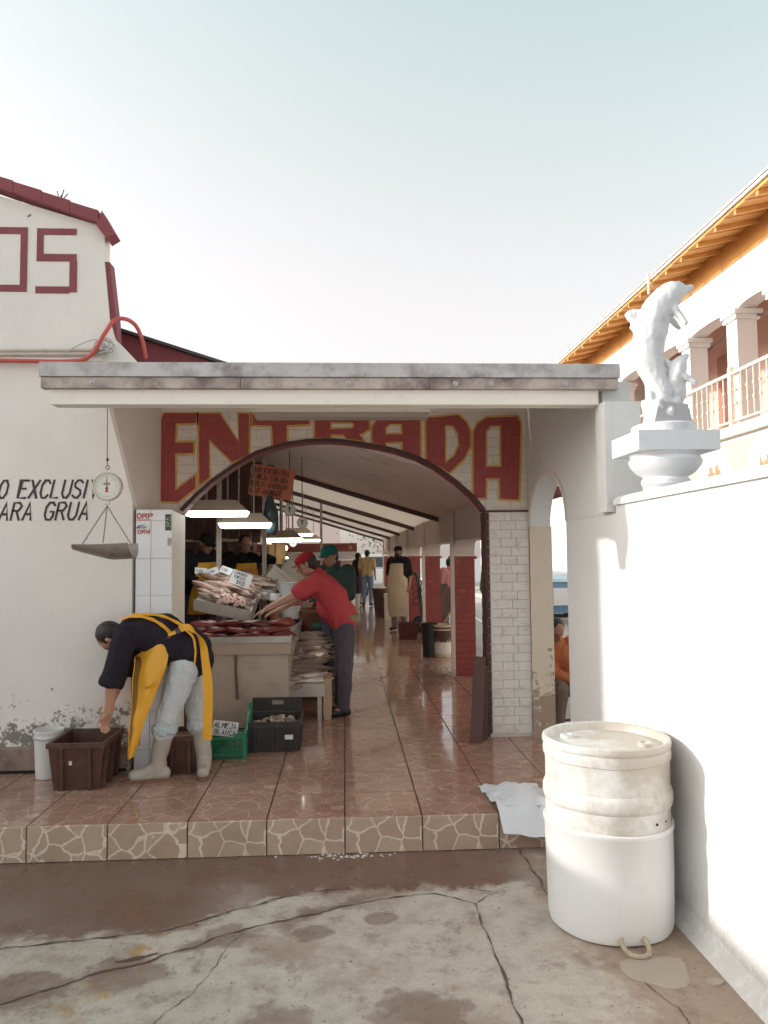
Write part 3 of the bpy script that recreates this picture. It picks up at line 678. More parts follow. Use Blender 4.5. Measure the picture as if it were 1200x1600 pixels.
# right brick pillar with toothed dark edge
part('edge_core', lambda m: m.box((1.2235, AY+.004, .2), (1.244, AY+.185, 2.15)), M['trim_dark'], ew)
part('pillar_core', lambda m: m.box((1.245, AY+.001, .2), (1.612, AY+.2, 2.155)), pm('pillar_mortar', (.62,.555,.505), .85, .15, 20, .4), ew)
rn = random.Random(9); z = 2.15-BH; row = 0
while z > .2:
    cuts = [1.262, 1.262+(.10 if row % 2 else .215), 1.262+(.235 if row % 2 else .335), 1.612]
    if row % 2: cuts = [1.262, 1.362, 1.50, 1.612]
    else: cuts = [1.262, 1.455, 1.612]
    for x0, x1 in zip(cuts, cuts[1:]):
        pr = .006+rn.uniform(-.003,.003); j = .0035
        part('brick', lambda m: m.box((x0+j, AY-pr, max(.2, z)+j), (x1-j, AY+.01, z+BH-j)).noise(.0012, 40, row), M['brick_white'], ew)
    part('edge_brick', lambda m: m.box((1.222+(.006 if row % 2 else 0), AY-.008+rn.uniform(-.003,.003), max(.2, z)+.003), (1.259, AY+.19, z+BH-.003)), M['trim_dark'], ew)
    z -= BH; row += 1
part('pillar_ledge', lambda m: m.box((1.235, AY-.012, 2.152), (1.612, AY+.01, 2.166)), M['trim_dark'], ew)
# tiled pillar on the left
PL = 5.80
part('pillar_body', lambda m: m.hexa([(-1.577,PL+.004,.2),(-1.318,PL+.004,.2),(-1.405,6.74,.2),(-1.70,6.74,.2),(-1.577,PL+.004,2.145),(-1.318,PL+.004,2.145),(-1.405,6.74,2.145),(-1.70,6.74,2.145)]), M['cream_beam'], ew)
xs = [-1.575, -1.462, -1.302]; zs = [2.145, 2.06, 1.775, 1.495, 1.21, .925, .64, .355, .2]
for z1, z0 in zip(zs, zs[1:]):
    for x0, x1 in zip(xs, xs[1:]):
        part('wall_tile', lambda m: m.hexa([(x0+.0015,PL+.006,z0+.0015),(x1-.0015,PL+.006,z0+.0015),(x1-.0015,PL+.006,z1-.0015),(x0+.0015,PL+.006,z1-.0015),(x0+.003,PL-.006,z0+.003),(x1-.003,PL-.006,z0+.003),(x1-.003,PL-.006,z1-.003),(x0+.003,PL-.006,z1-.003)]), M['tile_white'], ew)
# stickers on the tiles
M['stk_white'] = pm('sticker_white', (.74,.73,.73), .4, .03); M['stk_red'] = pm('sticker_red', (.42,.03,.03), .4, .1)
M['stk_blue'] = pm('sticker_blue', (.03,.05,.11), .4, .1); M['stk_dark'] = pm('sticker_dark', (.05,.06,.05), .4, .2, 60); M['stk_green'] = pm('sticker_green', (.26,.42,.24), .4, .2, 60)
def sticker(x0, z0, x1, z1, m_, fn=None, m2=None, y=PL-.0075):
    o = part('sticker', lambda m: m.box((x0, y-.0006, z0), (x1, y+.0012, z1)), m_, ew)
    if fn: part('print', fn, m2, o)
ys = PL-.0084
def stxt(m, t, x, z, h, w, g, sw): paint(m, t, lambda u, v: (x+u, ys, z+v), h, w, g, sw, slant=.02, d=(0,-.0004,0))
def orp(m):
    stxt(m, 'ORP', -1.566, 2.080, .033, .030, .012, .009)
    m.box((-1.566, ys-.001, 2.062), (-1.462, ys, 2.069))
sticker(-1.574, 2.056, -1.452, 2.122, M['stk_white'], orp, M['stk_red'])
sticker(-1.574, 1.962, -1.480, 1.986, M['stk_white'], lambda m: (stxt(m, 'ORW', -1.560, 1.950+.014, .026, .022, .010, .007)), M['stk_red'])
def fishlogo(m):
    m.prism([(-1.570,2.005),(-1.56,2.022),(-1.53,2.030),(-1.50,2.030),(-1.53,2.024),(-1.555,2.016),(-1.562,1.998)], lambda u, v: (u, ys-.001, v), (0,.001,0))
    stxt(m, 'MASSUN', -1.555, 2.003, .014, .007, .003, .003)
sticker(-1.574, 1.990, -1.475, 2.036, M['stk_white'], fishlogo, M['stk_blue'])
def specks(m):
    q = random.Random(4)
    for k in range(16): x = q.uniform(-1.352,-1.320); z = q.uniform(2.00,2.10); m.box((x, ys-.001, z), (x+q.uniform(.004,.012), ys, z+q.uniform(.004,.014)))
sticker(-1.356, 1.985, -1.311, 2.108, M['stk_dark'], specks, M['stk_green'])
sticker(-1.338, 1.870, -1.309, 1.928, pm('sticker_old', (.40,.33,.29), .6, .4, 50))

# ------------------------------------------------------------------ canopy over the entrance
cn = thing('entrance_canopy', 'flat entrance canopy with weathered grey fascia boards and cream beam', 'canopy', (0, 4.5, 2.7))
FY = 4.53
part('fascia_board', lambda m: m.box((-1.80, FY-.02, 2.86), (1.70, FY+.06, 2.945)), M['metal_edge'], cn)
xsb = [-1.795, -.62, .52, 1.695]
for x0, x1 in zip(xsb, xsb[1:]):
    part('fascia_board', lambda m: m.box((x0+.0015, FY-.006, 2.792), (x1-.0015, FY+.06, 2.857)), M['wood_grey'], cn)
part('beam', lambda m: m.box((-1.745, FY+.025, 2.70), (1.575, FY+.14, 2.790)), M['cream_beam'], cn)
part('roof_slab', lambda m: m.hexa([(-1.79,FY+.062,2.862),(1.69,FY+.062,2.862),(1.69,6.54,3.125),(-1.79,6.54,3.125),(-1.79,FY+.062,2.942),(1.69,FY+.062,2.942),(1.69,6.54,3.20),(-1.79,6.54,3.20)]), M['cream_beam'], cn)
for x in (-1.49, .03, .90, -.62+1.3, 1.36, -.2):
    part('bolt', lambda m: m.lathe([(.017,0),(.017,.008),(.006,.012),(.004,.03)], n=10, M=Matrix.Translation((x, FY-.006, 2.822)) @ Matrix.Rotation(R(90), 4, 'X')), M['galv'], cn, True)
part('bracket', lambda m: m.prism([(5.835,2.147),(6.545,2.147),(6.545,3.12),(4.70,2.88),(4.70,2.845),(5.15,2.84)], lambda u, v: (-1.572, u, v), (-.026,0,0)), M['plaster_cream'], cn)
#
lf = thing('ceiling_light', 'cream batten light fixture under the entrance canopy', 'light fixture', (0, 5.6, 2.9))
part('housing', lambda m: m.box((-.66, 5.5, 2.835), (.64, 5.66, 2.985)), M['cream_beam'], lf)
part('shaded_underside', lambda m: m.box((-.65, 5.505, 2.80), (.63, 5.65, 2.833)), pm('underside_shade', (.40,.34,.29), .5), lf)  # darker slab, the fixture's shaded bottom put in as colour

# ------------------------------------------------------------------ side wall on the right with its narrow arch
sw = thing('side_wall', 'long white rendered wall on the right with a narrow side arch', 'wall', (1.7, 3, 0))
fYZ = lambda x: (lambda u, v: (x, u, v))
part('low_wall', lambda m: m.prism([(-6,-.01),(4.42,-.01),(4.42,2.07),(-6,2.07)], fYZ(1.62), (.18,0,0)), M['plaster_side'], sw)
ar = []
for k in range(0, 17):
    t = math.pi*k/16; ar.append((5.985-.535*math.cos(t), 2.02+.40*math.sin(t)))
poly = [(4.425,-.01),(5.45,-.01)] + ar + [(6.52,-.01),(6.56,-.01),(6.56,2.075),(4.425,2.075)]
# split at the top of the low wall: lower jambs + upper spandrel
part('near_jamb', lambda m: m.prism([(4.4205,-.01),(5.45,-.01),(5.45,2.02),(4.4205,2.02)], fYZ(1.62), (.18,0,0)), M['plaster_side'], sw)
part('spandrel', lambda m: m.prism([(4.45,2.022),(5.45,2.022)] + ar[1:-1] + [(6.52,2.022),(6.545,2.022),(6.545,3.10),(4.62,2.86),(4.62,2.70),(4.45,2.70)], fYZ(1.622), (.176,0,0)), M['plaster_side'], sw)
part('pilaster', lambda m: m.box((1.575, 4.452, 2.03), (1.621, 4.62, 2.70)), M['plaster_side'], sw)
part('far_jamb', lambda m: m.box((1.613, 6.52, .0), (1.81, 6.74, 2.022)).noise(.006, 7), M['plaster_peel'], sw)
part('arch_rim', lambda m: m.prism([(y-(y-5.985)*-.05, zz+(.03 if 0 < i < 16 else 0)) for i, (y, zz) in enumerate(ar)] + ar[::-1], fYZ(1.612), (.008,0,0)), M['plaster_cream'], sw)
def skirt(m):
    rings = []; 
    for k in range(60):
        y = -4+k*.147; w = .055+.012*noise.noise(V((0,y*3,0))); h = .10+.02*noise.noise(V((3,y*4,0)))
        rings.append([V((1.622-w,y,-.01)), V((1.622-w*.6,y,h*.25)), V((1.622-w*.15,y,h*.7)), V((1.6225,y,h)), V((1.6225,y,-.01))])
    m.rings(rings)
part('skirting', skirt, M['plaster_side'], sw, True)
part('coping', lambda m: m.rings([[V((1.600,y,2.066)),V((1.598,y,2.095)),V((1.63,y,2.118)),V((1.79,y,2.118)),V((1.822,y,2.095)),V((1.82,y,2.066))] for y in (-6, 0, 3.4, 4.415)]), M['plaster_side'], sw, True)
# stepped corbel pedestal on the wall
pd = thing('statue_pedestal', 'white moulded pedestal with pale slab standing on the side wall', 'pedestal', (1.78, 4.0, 2.1))
M['pedestal'] = pm('pedestal_paint', (.72,.73,.76), .6, .06, 5, .2, 40, (.45,.42,.42), .25, 9)
part('corbel', lambda m: m.lathe([(.08,0),(.095,.02),(.125,.035),(.13,.06),(.115,.075),(.155,.10),(.185,.135),(.195,.165),(.18,.185),(.20,.205)], (1.765,4.05,2.117), 28), M['pedestal'], pd, True)
part('slab', lambda m: m.box((1.545,3.86,2.323),(1.985,4.26,2.428)), M['pedestal'], pd)

# ------------------------------------------------------------------ arcade: roof, header wall, columns
def ceil_z(x): return 2.35 + (1.45-x)*.305
af = thing('lean_to_shelter', 'sloping lean-to roof over the market passage with glossy sheets and dark purlins', 'shelter', (0, 17, 2.3))
ys_ = [6.76, 11.5, 15.6, 19.7, 23.8, 28.0]
for i, (y0, y1) in enumerate(zip(ys_, ys_[1:])):
    def panel(m):
        if i == 0:
            m.hexa([(-3.2,y0,ceil_z(-3.2)),(1.75,y0,ceil_z(1.75)),(1.75,y1,ceil_z(1.75)),(-3.2,y1,ceil_z(-3.2)),(-3.2,y0,ceil_z(-3.2)+.06),(1.75,y0,ceil_z(1.75)+.06),(1.75,y1,ceil_z(1.75)+.06),(-3.2,y1,ceil_z(-3.2)+.06)])
        else:
            n = 44; g = []
            for k in range(n+1):
                y = y0+.08+(y1-y0-.1)*k/n; r_ = []
                for j in range(9):
                    x = -3.2+4.95*j/8; r_.append((x, y, ceil_z(x)+.03+.012*math.sin(k*1.9)+.025*noise.noise(V((x*.8,y*.9,i)))))
                g.append(r_)
            m.sheet(g, -.02)
    part('ceiling_panel', panel, M['ceiling'] if i == 0 else M['ceiling_gloss'], af, i > 0)
    part('purlin', lambda m: m.hexa([(-3.2,y1-.05,ceil_z(-3.2)-.07),(1.7,y1-.05,ceil_z(1.7)-.07),(1.7,y1+.05,ceil_z(1.7)-.07),(-3.2,y1+.05,ceil_z(-3.2)-.07),(-3.2,y1-.05,ceil_z(-3.2)+.02),(1.7,y1-.05,ceil_z(1.7)+.02),(1.7,y1+.05,ceil_z(1.7)+.02),(-3.2,y1+.05,ceil_z(-3.2)+.02)]), M['purlin'], af)
part('roof_cover', lambda m: m.hexa([(-3.4,6.76,ceil_z(-3.4)+.12),(2.0,6.76,ceil_z(2.0)+.12),(2.0,11.5,ceil_z(2.0)+.12),(-3.4,11.5,ceil_z(-3.4)+.12),(-3.4,6.76,ceil_z(-3.4)+.2),(2.0,6.76,ceil_z(2.0)+.2),(2.0,11.5,ceil_z(2.0)+.2),(-3.4,11.5,ceil_z(-3.4)+.2)]), M['maroon'], af)  # stops short so that daylight reaches the translucent sheets
part('gable_end', lambda m: m.prism([(-2.2,3.14),(0.1,3.14),(-1.07,3.455),(-2.2,3.82)], fXZ(6.56), (0,.15,0)), M['maroon'], af)
part('roof_edge', lambda m: m.hexa([(-2.2,6.50,3.825),(-.2,6.50,3.175),(-.2,6.8,3.175),(-2.2,6.8,3.825),(-2.2,6.50,3.85),(-.2,6.50,3.20),(-.2,6.8,3.20),(-2.2,6.8,3.85)]), M['iron'], af)
COLY = [10.0, 13.6, 17.2, 20.8, 24.4, 27.6]
hd = thing('arcade_header', 'cream plaster wall above the arcade openings with rounded corners', 'wall', (1.58, 17, 1.7))
edges = [6.76] + COLY
def header(m):
    zt, zo, r = 2.42, 1.96, .16
    for i in range(len(edges)-1):
        y0 = edges[i] + (.16 if i else 0); y1 = edges[i+1] - .16
        if i: m.prism([(edges[i]-.158,1.765),(edges[i]+.158,1.765),(edges[i]+.158,zt),(edges[i]-.158,zt)], fYZ(1.43), (.27,0,0))
        c = [(y0+r-r*math.cos(t*math.pi/12), zo-r+r*math.sin(t*math.pi/12)) for t in range(7)] + [(y1-r+r*math.sin(t*math.pi/12), zo-r+r*math.cos(t*math.pi/12)) for t in range(7)]
        m.prism(c + [(y1,zt),(y0,zt)], fYZ(1.432), (.266,0,0))
part('wall', header, M['plaster_arcade'], hd)
cw, cdp = .27, .32
def column(y, bricks, lab):
    c = thing('arcade_column', lab, 'column', (1.565, y, .21), 'red columns of the arcade')
    if bricks:
        part('core', lambda m: m.box((1.437, y-.152, .205), (1.693, y+.152, 1.725)), M['mortar_red'], c)
        z = .21; row = 0
        while z < 1.70:
            h = min(.0755, 1.722-z)
            cuts = [1.43, 1.52, 1.70] if row % 2 else [1.43, 1.61, 1.70]
            for x0, x1 in zip(cuts, cuts[1:]):
                part('brick', lambda m: m.box((x0+.002, y-.16+rn.uniform(-.001,.001), z+.0025), (x1-.002, y+.16, z+h-.0025)), M['brick_red'], c)
            z += .0755; row += 1
    else:
        part('shaft', lambda m: m.box((1.43, y-.16, .205), (1.70, y+.16, 1.722)), M['brick_red'], c)
    part('capital', lambda m: m.box((1.40, y-.148, 1.722), (1.73, y+.19, 1.762)), M['brick_red'], c)
    part('post', lambda m: m.box((1.375, y-.20, .21), (1.425, y-.15, 2.36)), M['plaster_arcade'], c)
rn = random.Random(31)
column(COLY[0], True, 'nearest red brick column of the arcade, beside the road')
column(COLY[1], True, 'second red brick column, behind the black and cream buckets')
column(COLY[2], False, 'red column beside the hand truck, third along the arcade')
column(COLY[3], False, 'red column hidden partly behind the person in the cream apron')
column(COLY[4], False, 'far red column, second from the end of the arcade')
column(COLY[5], False, 'farthest red column at the end of the arcade')
mb = MB(); mb.box((-3.35, 6.1, 0), (-3.2, 28, 4.2))
M['inner_wall'] = pm('brown_inner_wall', (.20,.115,.095), .7, .3, 3, .3, 30, (.09,.05,.045), .6, 4)
tag(mb.build('back_wall', M['inner_wall'], loc=(-3.2,17,0)), 'brown back wall of the stalls inside the market', 'wall')

# ------------------------------------------------------------------ objects by the entrance
def m_drum():
    s = S('drum_plastic'); p = s.pos(); x, y, z = s.sep(p)
    f = s.noise(p, 4, 6, .65); up_ = s.ss(z, .47, .49)
    c = s.mix(f, (.74,.72,.69), (.82,.81,.79))
    d = s.m('MULTIPLY', s.ss(s.m('ADD', s.noise(p, 5, 7, .7), s.m('MULTIPLY', s.m('SUBTRACT', x, 1.28), .35)), .30, .62), s.m('MULTIPLY', up_, .75))
    c = s.mix(d, c, (.46,.39,.31))
    return s.fin(c, .42, s.bump(s.noise(p, 25, 4, .6), .12, .004))
M['drum'] = m_drum(); M['drum_low'] = pm('drum_lower', (.80,.80,.80), .4, .04, 3, .06, 20, (.60,.56,.52), .2, 6)
dr = thing('plastic_drum', 'tall white plastic drum, grimy above, standing by the side wall', 'drum', (1.283, 3.735, 0))
dc = (1.283, 3.735, 0)
DZ = lambda pr: [(r, z*.865 if z < .577 else .498+(z-.576)*1.05) for r, z in pr]
part('lower_shell', lambda m: m.lathe(DZ([(.27,.0),(.288,.012),(.296,.04),(.301,.30),(.304,.545),(.309,.552),(.309,.572),(.303,.576),(.299,.572)]), dc, 48).noise(.004, 6), M['drum_low'], dr, True)
part('upper_shell', lambda m: m.lathe(DZ([(.296,.40),(.297,.60),(.297,.655),(.306,.664),(.309,.68),(.309,.71),(.304,.725),(.296,.733),(.294,.83),(.296,.855),(.302,.86),(.304,.875),(.304,.892),(.300,.905),(.306,.912),(.309,.925),(.307,.94),(.298,.944),(.285,.940),(.282,.915),(.278,.905)]), dc, 48).noise(.005, 6), M['drum'], dr, True)
part('lid', lambda m: m.lathe(DZ([(.283,.895),(.27,.900),(.255,.912),(.20,.917),(.001,.918)]), dc, 40).noise(.004, 7), M['drum'], dr, True)
for ax, ay in ((.15,-.12),(-.17,.08)):
    part('bung', lambda m: m.lathe([(.034,.850),(.034,.872),(.024,.874),(.022,.866),(.001,.866)], (dc[0]+ax, dc[1]+ay, 0), 16), M['drum'], dr, True)
for a_ in (-62, -48):
    q = R(a_); part('vent_hole', lambda m: m.lathe([(.006 if a_ == -62 else .004, 0), (.006 if a_ == -62 else .004, .004)], n=10, M=Matrix.Translation((dc[0]+.2965*math.cos(q), dc[1]+.2965*math.sin(q), .535)) @ Matrix.Rotation(q, 4, 'Z') @ Matrix.Rotation(R(90), 4, 'Y')), M['hole'], dr)
hp = [(1.235,3.455,.05),(1.225,3.42,.04),(1.235,3.375,.022),(1.27,3.35,.016),(1.315,3.355,.018),(1.338,3.39,.028),(1.335,3.44,.045),(1.33,3.465,.055)]
part('rope_handle', lambda m: m.tube(smooth_path(hp), .0105, 8).noise(.003, 60), M['rope'], dr, True)
# plastic sack lying over the step
M['sack'] = pm('white_sack', (.66,.67,.71), .38, .08, 8, .3, 20, spec=.6)
def sack(m):
    g = []
    for i in range(25):
        r_ = []
        for j in range(19):
            u, v = i/24, j/18; x = .885+.40*u+.05*v; y = 5.16-.60*v-.03*u
            z = .213+.014+.055*math.sin(u*math.pi)*math.sin(v*math.pi)+.040*noise.noise(V((x*9,y*9,2)))+.015*noise.noise(V((x*24,y*24,5)))
            if y < 4.635: z = .20-(4.635-y)*1.1+.01*noise.noise(V((x*12,y*12,4)))
            z = max(z, .2145) if y > 4.636 else z
            r_.append((x+.012*noise.noise(V((u*4,v*4,8))), min(y, 4.640-(.213-z)*.2) if y < 4.636 else y, z))
        g.append(r_)
    m.sheet(g, .002)
sk = thing('plastic_sack', 'crumpled white plastic sack with blue print lying on the step beside the drum', 'sack', (1.05, 4.75, .21))
part('sheet', sack, M['sack'], sk, True)
def fold(m):
    g = []
    for i in range(17):
        r_ = []
        for j in range(9):
            u, v = i/16, j/8; x = .97+.30*u; y = 4.90-.24*v; z = .240+.060*math.sin(math.pi*min(1,u*1.1))*(1-v)**.6+.012*noise.noise(V((x*14,y*14,6)))
            r_.append((x, y, max(z, .2165)+.006))
        g.append(r_)
    m.sheet(g, .002)
part('open_mouth', fold, M['sack'], sk, True)
M['sack_blue'] = pm('sack_blue_print', (.13,.17,.36), .4, .15, 20)
part('print', lambda m: m.sheet([[(1.08+.04*i+.0, 4.6275-.004*j, .196-.013*j+.003*math.sin(i)) for j in range(4)] for i in range(5)], .001), M['sack_blue'], sk)
part('print', lambda m: paint(m, 'TUF', lambda u, v: (1.01+u, 4.6285, .172+v), .016, .010, .005, .0035), M['letter_dark'], sk)

# crates
def crate(name, label, cat, x0, x1, y0, y1, z0, h, m_, wall=.014, taper=.03, ribs=True, loc=None, rim=.022):
    t = thing(name, label, cat, ((x0+x1)/2, (y0+y1)/2, z0))
    a = taper
    def sides(m):
        for (p, q, nx, ny) in (((x0,y0),(x1,y0),0,1),((x1,y0),(x1,y1),-1,0),((x1,y1),(x0,y1),0,-1),((x0,y1),(x0,y0),1,0)):
            cx, cy = (x0+x1)/2, (y0+y1)/2
            sh = lambda P, k: (cx+(P[0]-cx)*k, cy+(P[1]-cy)*k)
            kb = 1-a/((x1-x0)/2); pb, qb = sh(p, kb), sh(q, kb)
            pi, qi = (p[0]+(wall if p[0] == x0 else -wall), p[1]+(wall if p[1] == y0 else -wall)), (q[0]+(wall if q[0] == x0 else -wall), q[1]+(wall if q[1] == y0 else -wall))
            pbi, qbi = sh(pi, kb), sh(qi, kb)
            m.hexa([(*pb,z0),(*qb,z0),(*qbi,z0),(*pbi,z0),(*p,z0+h),(*q,z0+h),(*qi,z0+h),(*pi,z0+h)])
    part('side', sides, m_, t)
    part('bottom', lambda m: m.box((x0+a, y0+a, z0+.004), (x1-a, y1-a, z0+.018)), m_, t)
    return t
M['crate_brown'] = pm('brown_crate', (.085,.036,.026), .5, .3, 8, .2, 40, (.16,.09,.07), .4, 16)
M['crate_black'] = pm('black_crate', (.028,.024,.024), .45, .3, 8, .2, 40, (.10,.07,.06), .4, 20)
M['crate_green'] = pm('green_crate', (.022,.20,.105), .4, .2, 8, .1)
def rim_ribs(t, x0, x1, y0, y1, z0, h, m_, n=4, lip=.03, tp=.03):
    r = part('rim', lambda m: (m.box((x0-.010,y0-.010,z0+h-lip),(x1+.010,y0+.012,z0+h+.004)), m.box((x0-.010,y1-.012,z0+h-lip),(x1+.010,y1+.010,z0+h+.004)), m.box((x0-.010,y0+.013,z0+h-lip),(x0+.012,y1-.013,z0+h+.004)), m.box((x1-.012,y0+.013,z0+h-lip),(x1+.010,y1-.013,z0+h+.004))), m_, t)
    for k in range(n):
        x = x0+(x1-x0)*(k+.5)/n; part('rib', lambda m: m.hexa([(x-.012,y0+tp*.6-.012,z0),(x+.012,y0+tp*.6-.012,z0),(x+.012,y0+tp+.01,z0),(x-.012,y0+tp+.01,z0),(x-.012,y0-.012,z0+h-lip),(x+.012,y0-.012,z0+h-lip),(x+.012,y0+.004,z0+h-lip),(x-.012,y0+.004,z0+h-lip)]), m_, t)
    for k in range(3):
        y = y0+(y1-y0)*(k+.5)/3; part('rib', lambda m: m.hexa([(x1-tp*.6+.012,y-.012,z0),(x1-tp*.6+.012,y+.012,z0),(x1-tp-.01,y+.012,z0),(x1-tp-.01,y-.012,z0),(x1+.012,y-.012,z0+h-lip),(x1+.012,y+.012,z0+h-lip),(x1-.004,y+.012,z0+h-lip),(x1-.004,y-.012,z0+h-lip)]), m_, t)
FZ = .2115
c1 = crate('fish_crate', 'empty brown plastic crate under the bending person\'s hand', 'crate', -2.015, -1.645, 5.30, 5.74, FZ, .315, M['crate_brown'])
rim_ribs(c1, -2.015, -1.645, 5.30, 5.74, FZ, .315, M['crate_brown'], 2)
part('label', lambda m: m.box((-1.872, 5.297, .385), (-1.852, 5.301, .412)), M['foam'], c1)
c2 = crate('fish_crate', 'brown plastic crate standing between the bending person\'s boots', 'crate', -1.32, -1.075, 5.63, 5.95, FZ, .27, M['crate_brown'])
rim_ribs(c2, -1.32, -1.075, 5.63, 5.95, FZ, .27, M['crate_brown'], 2)
M['rust_top'] = pm('rusty_water', (.20,.10,.06), .3, .3, 9, .2)
part('contents', lambda m: m.box((-1.30, 5.65, .42), (-1.095, 5.93, .455)), M['rust_top'], c2)
# black crate with oysters
bx0, bx1, by0, by1 = -.80, -.375, 6.20, 6.62
c3 = crate('shellfish_crate', 'black plastic crate of oysters in front of the stall counter', 'crate', bx0, bx1, by0, by1, FZ, .235, M['crate_black'], taper=.012)
rim_ribs(c3, bx0, bx1, by0, by1, FZ, .235, M['crate_black'], 3, .04, .012)
part('back_board', lambda m: (m.box((bx0, by1-.012, FZ+.245), (-.63, by1+.004, FZ+.36)), m.box((-.535, by1-.012, FZ+.245), (bx1, by1+.004, FZ+.36)), m.box((-.63, by1-.011, FZ+.245), (-.535, by1+.003, FZ+.30)), m.box((-.63, by1-.011, FZ+.335), (-.535, by1+.003, FZ+.36))), M['crate_black'], c3)
part('label', lambda m: m.box((-.49, by0-.014, .315), (-.425, by0-.008, .35)), M['stk_white'], c3)
M['shell'] = pm('oyster_shell', (.33,.25,.20), .7, .35, 18, .6, 40, (.12,.09,.07), .5, 20)
M['flesh'] = pm('oyster_flesh', (.50,.36,.28), .3, .25, 20, .3, 40)
shm = []
for k in range(3):
    mb = MB(); mb.ell((0,0,0), (.045,.032,.014), n=10, m=6).noise(.012, 24, k); shm.append(mb.mesh('oyster', M['shell'] if k else M['flesh'], smooth=True))
rn = random.Random(14)
for k in range(60):
    u, v = rn.uniform(.08,.92), rn.uniform(.1,.9)
    z = FZ+.14+.085*math.exp(-((u-.55)**2+(v-.5)**2)*7)+rn.uniform(-.01,.015)
    o = inst('oyster', rn.choice(shm), None, (bx0+(bx1-bx0)*u, by0+(by1-by0)*v, z), (rn.uniform(-.7,.7), rn.uniform(-.7,.7), rn.uniform(0,6)))
    tag(o, 'rough oyster lying in the black crate', 'oyster', 'oysters in the black crate', 'thing')
# green basket crate with lattice and price card
gx0, gx1, gy0, gy1 = -1.06, -.79, 6.03, 6.40
c4 = thing('basket_crate', 'green lattice plastic crate holding a hand-written clam card', 'crate', (-.92, 6.2, FZ))
def lattice(m, p, q, z0, z1, nv, nh):
    p, q = V((*p, 0)), V((*q, 0)); d = (q-p).normalized(); nn = V((-d.y, d.x, 0))*.005
    L = (q-p).length
    def bar(a, b, za, zb): m.hexa([(*(p+d*a-nn).xy,za),(*(p+d*b-nn).xy,za),(*(p+d*b+nn).xy,za),(*(p+d*a+nn).xy,za),(*(p+d*a-nn).xy,zb),(*(p+d*b-nn).xy,zb),(*(p+d*b+nn).xy,zb),(*(p+d*a+nn).xy,zb)])
    for k in range(nv+1): a = (L-.006)*k/nv; bar(a, a+.006, z0+.001, z1-.001)
    for k in range(nh+1): zz = z0+(z1-z0-.012)*k/nh; bar(0, L, zz, zz+.012 if k in (0, nh) else zz+.006)
for p, q, zt in (((gx0,gy0),(gx1,gy0),.20),((gx1,gy0),(gx1,gy1),.20),((gx0,gy1),(gx1,gy1),.20),((gx0,gy0),(gx0,gy1),.20)):
    part('side', lambda m: lattice(m, p, q, FZ+.004, FZ+zt-.045, 16, 3), M['crate_green'], c4)
for x in (gx0, gx1):
    part('corner', lambda m: m.box((x-.014, gy0-.012, FZ), (x+.014, gy0+.014, FZ+.20)), M['crate_green'], c4)
    part('corner', lambda m: m.box((x-.014, gy1-.012, FZ), (x+.014, gy1+.014, FZ+.36 if x == gx1 else FZ+.20)), M['crate_green'], c4)
part('rim', lambda m: m.prism([(gx0+.015,.362),(gx1-.015,.362),(gx1-.015,.415),(-.84,.415),(-.88,.378),(gx0+.015,.378)], fXZ(gy0-.010), (0,.02,0)), M['crate_green'], c4)
part('rim', lambda m: m.prism([(gy0+.015,.362),(gy1-.013,.362),(gy1-.013,.53),(gy1-.12,.50),(gy0+.10,.415),(gy0+.015,.412)], lambda u, v: (gx1-.010, u, v), (.02,0,0)), M['crate_green'], c4)
part('bottom', lambda m: m.box((gx0+.016, gy0+.016, FZ+.004), (gx1-.016, gy1-.016, FZ+.014)), M['crate_green'], c4)
card = thing('price_card', 'white hand-written clam card leaning in the green crate', 'card', (-.94, 6.1, .4))
Mc = Matrix.Translation((-1.06, 6.10, .385)) @ Matrix.Rotation(R(8), 4, 'Y') @ Matrix.Rotation(R(-14), 4, 'X')
part('board', lambda m: m.box((0,0,0), (.20,.004,.115), Mc), M['stk_white'], card)
def cardtxt(m):
    paint(m, 'ALMEJA', lambda u, v: Mc @ V((.012+u, -.0012, .062+v)), .038, .021, .009, .006, .1, (0,-.0005,0))
    paint(m, 'BLANCA', lambda u, v: Mc @ V((.020+u, -.0012, .012+v)), .036, .020, .009, .006, .1, (0,-.0005,0))
M['ink'] = pm('blue_black_ink', (.03,.035,.06), .5, .2); part('writing', cardtxt, M['ink'], card)
# bucket behind the crate
def bucket(name, label, loc, r, h, m_, lid=False, group=None):
    t = thing(name, label, 'bucket', loc, group); c = loc
    part('body', lambda m: m.lathe([(r*.80,0),(r*.84,.004),(r*.97,h*.80),(r*.97,h*.82),(r*1.05,h*.83),(r*1.05,h*.86),(r*.98,h*.87),(r*.99,h*.95),(r*1.06,h*.96),(r*1.06,h),(r*.98,h),(r*.95,h*.9),(r*.80,.02),(.001,.018)], c, 28), m_, t, True)
    return t
M['bucket_white'] = pm('bucket_white', (.72,.71,.70), .4, .05, 4, .05, 20, (.5,.45,.40), .2, 8)
bk = bucket('bucket', 'white plastic bucket between the brown crate and the wall', (-2.145, 5.66, FZ), .10, .34, M['bucket_white'])
part('bail', lambda m: m.tube([(-2.145+.108*math.cos(t*math.pi/10), 5.66-.108*math.sin(t*math.pi/10), FZ+.315-.03*math.sin(t*math.pi/10)) for t in range(11)], .003, 6), M['galv'], bk)
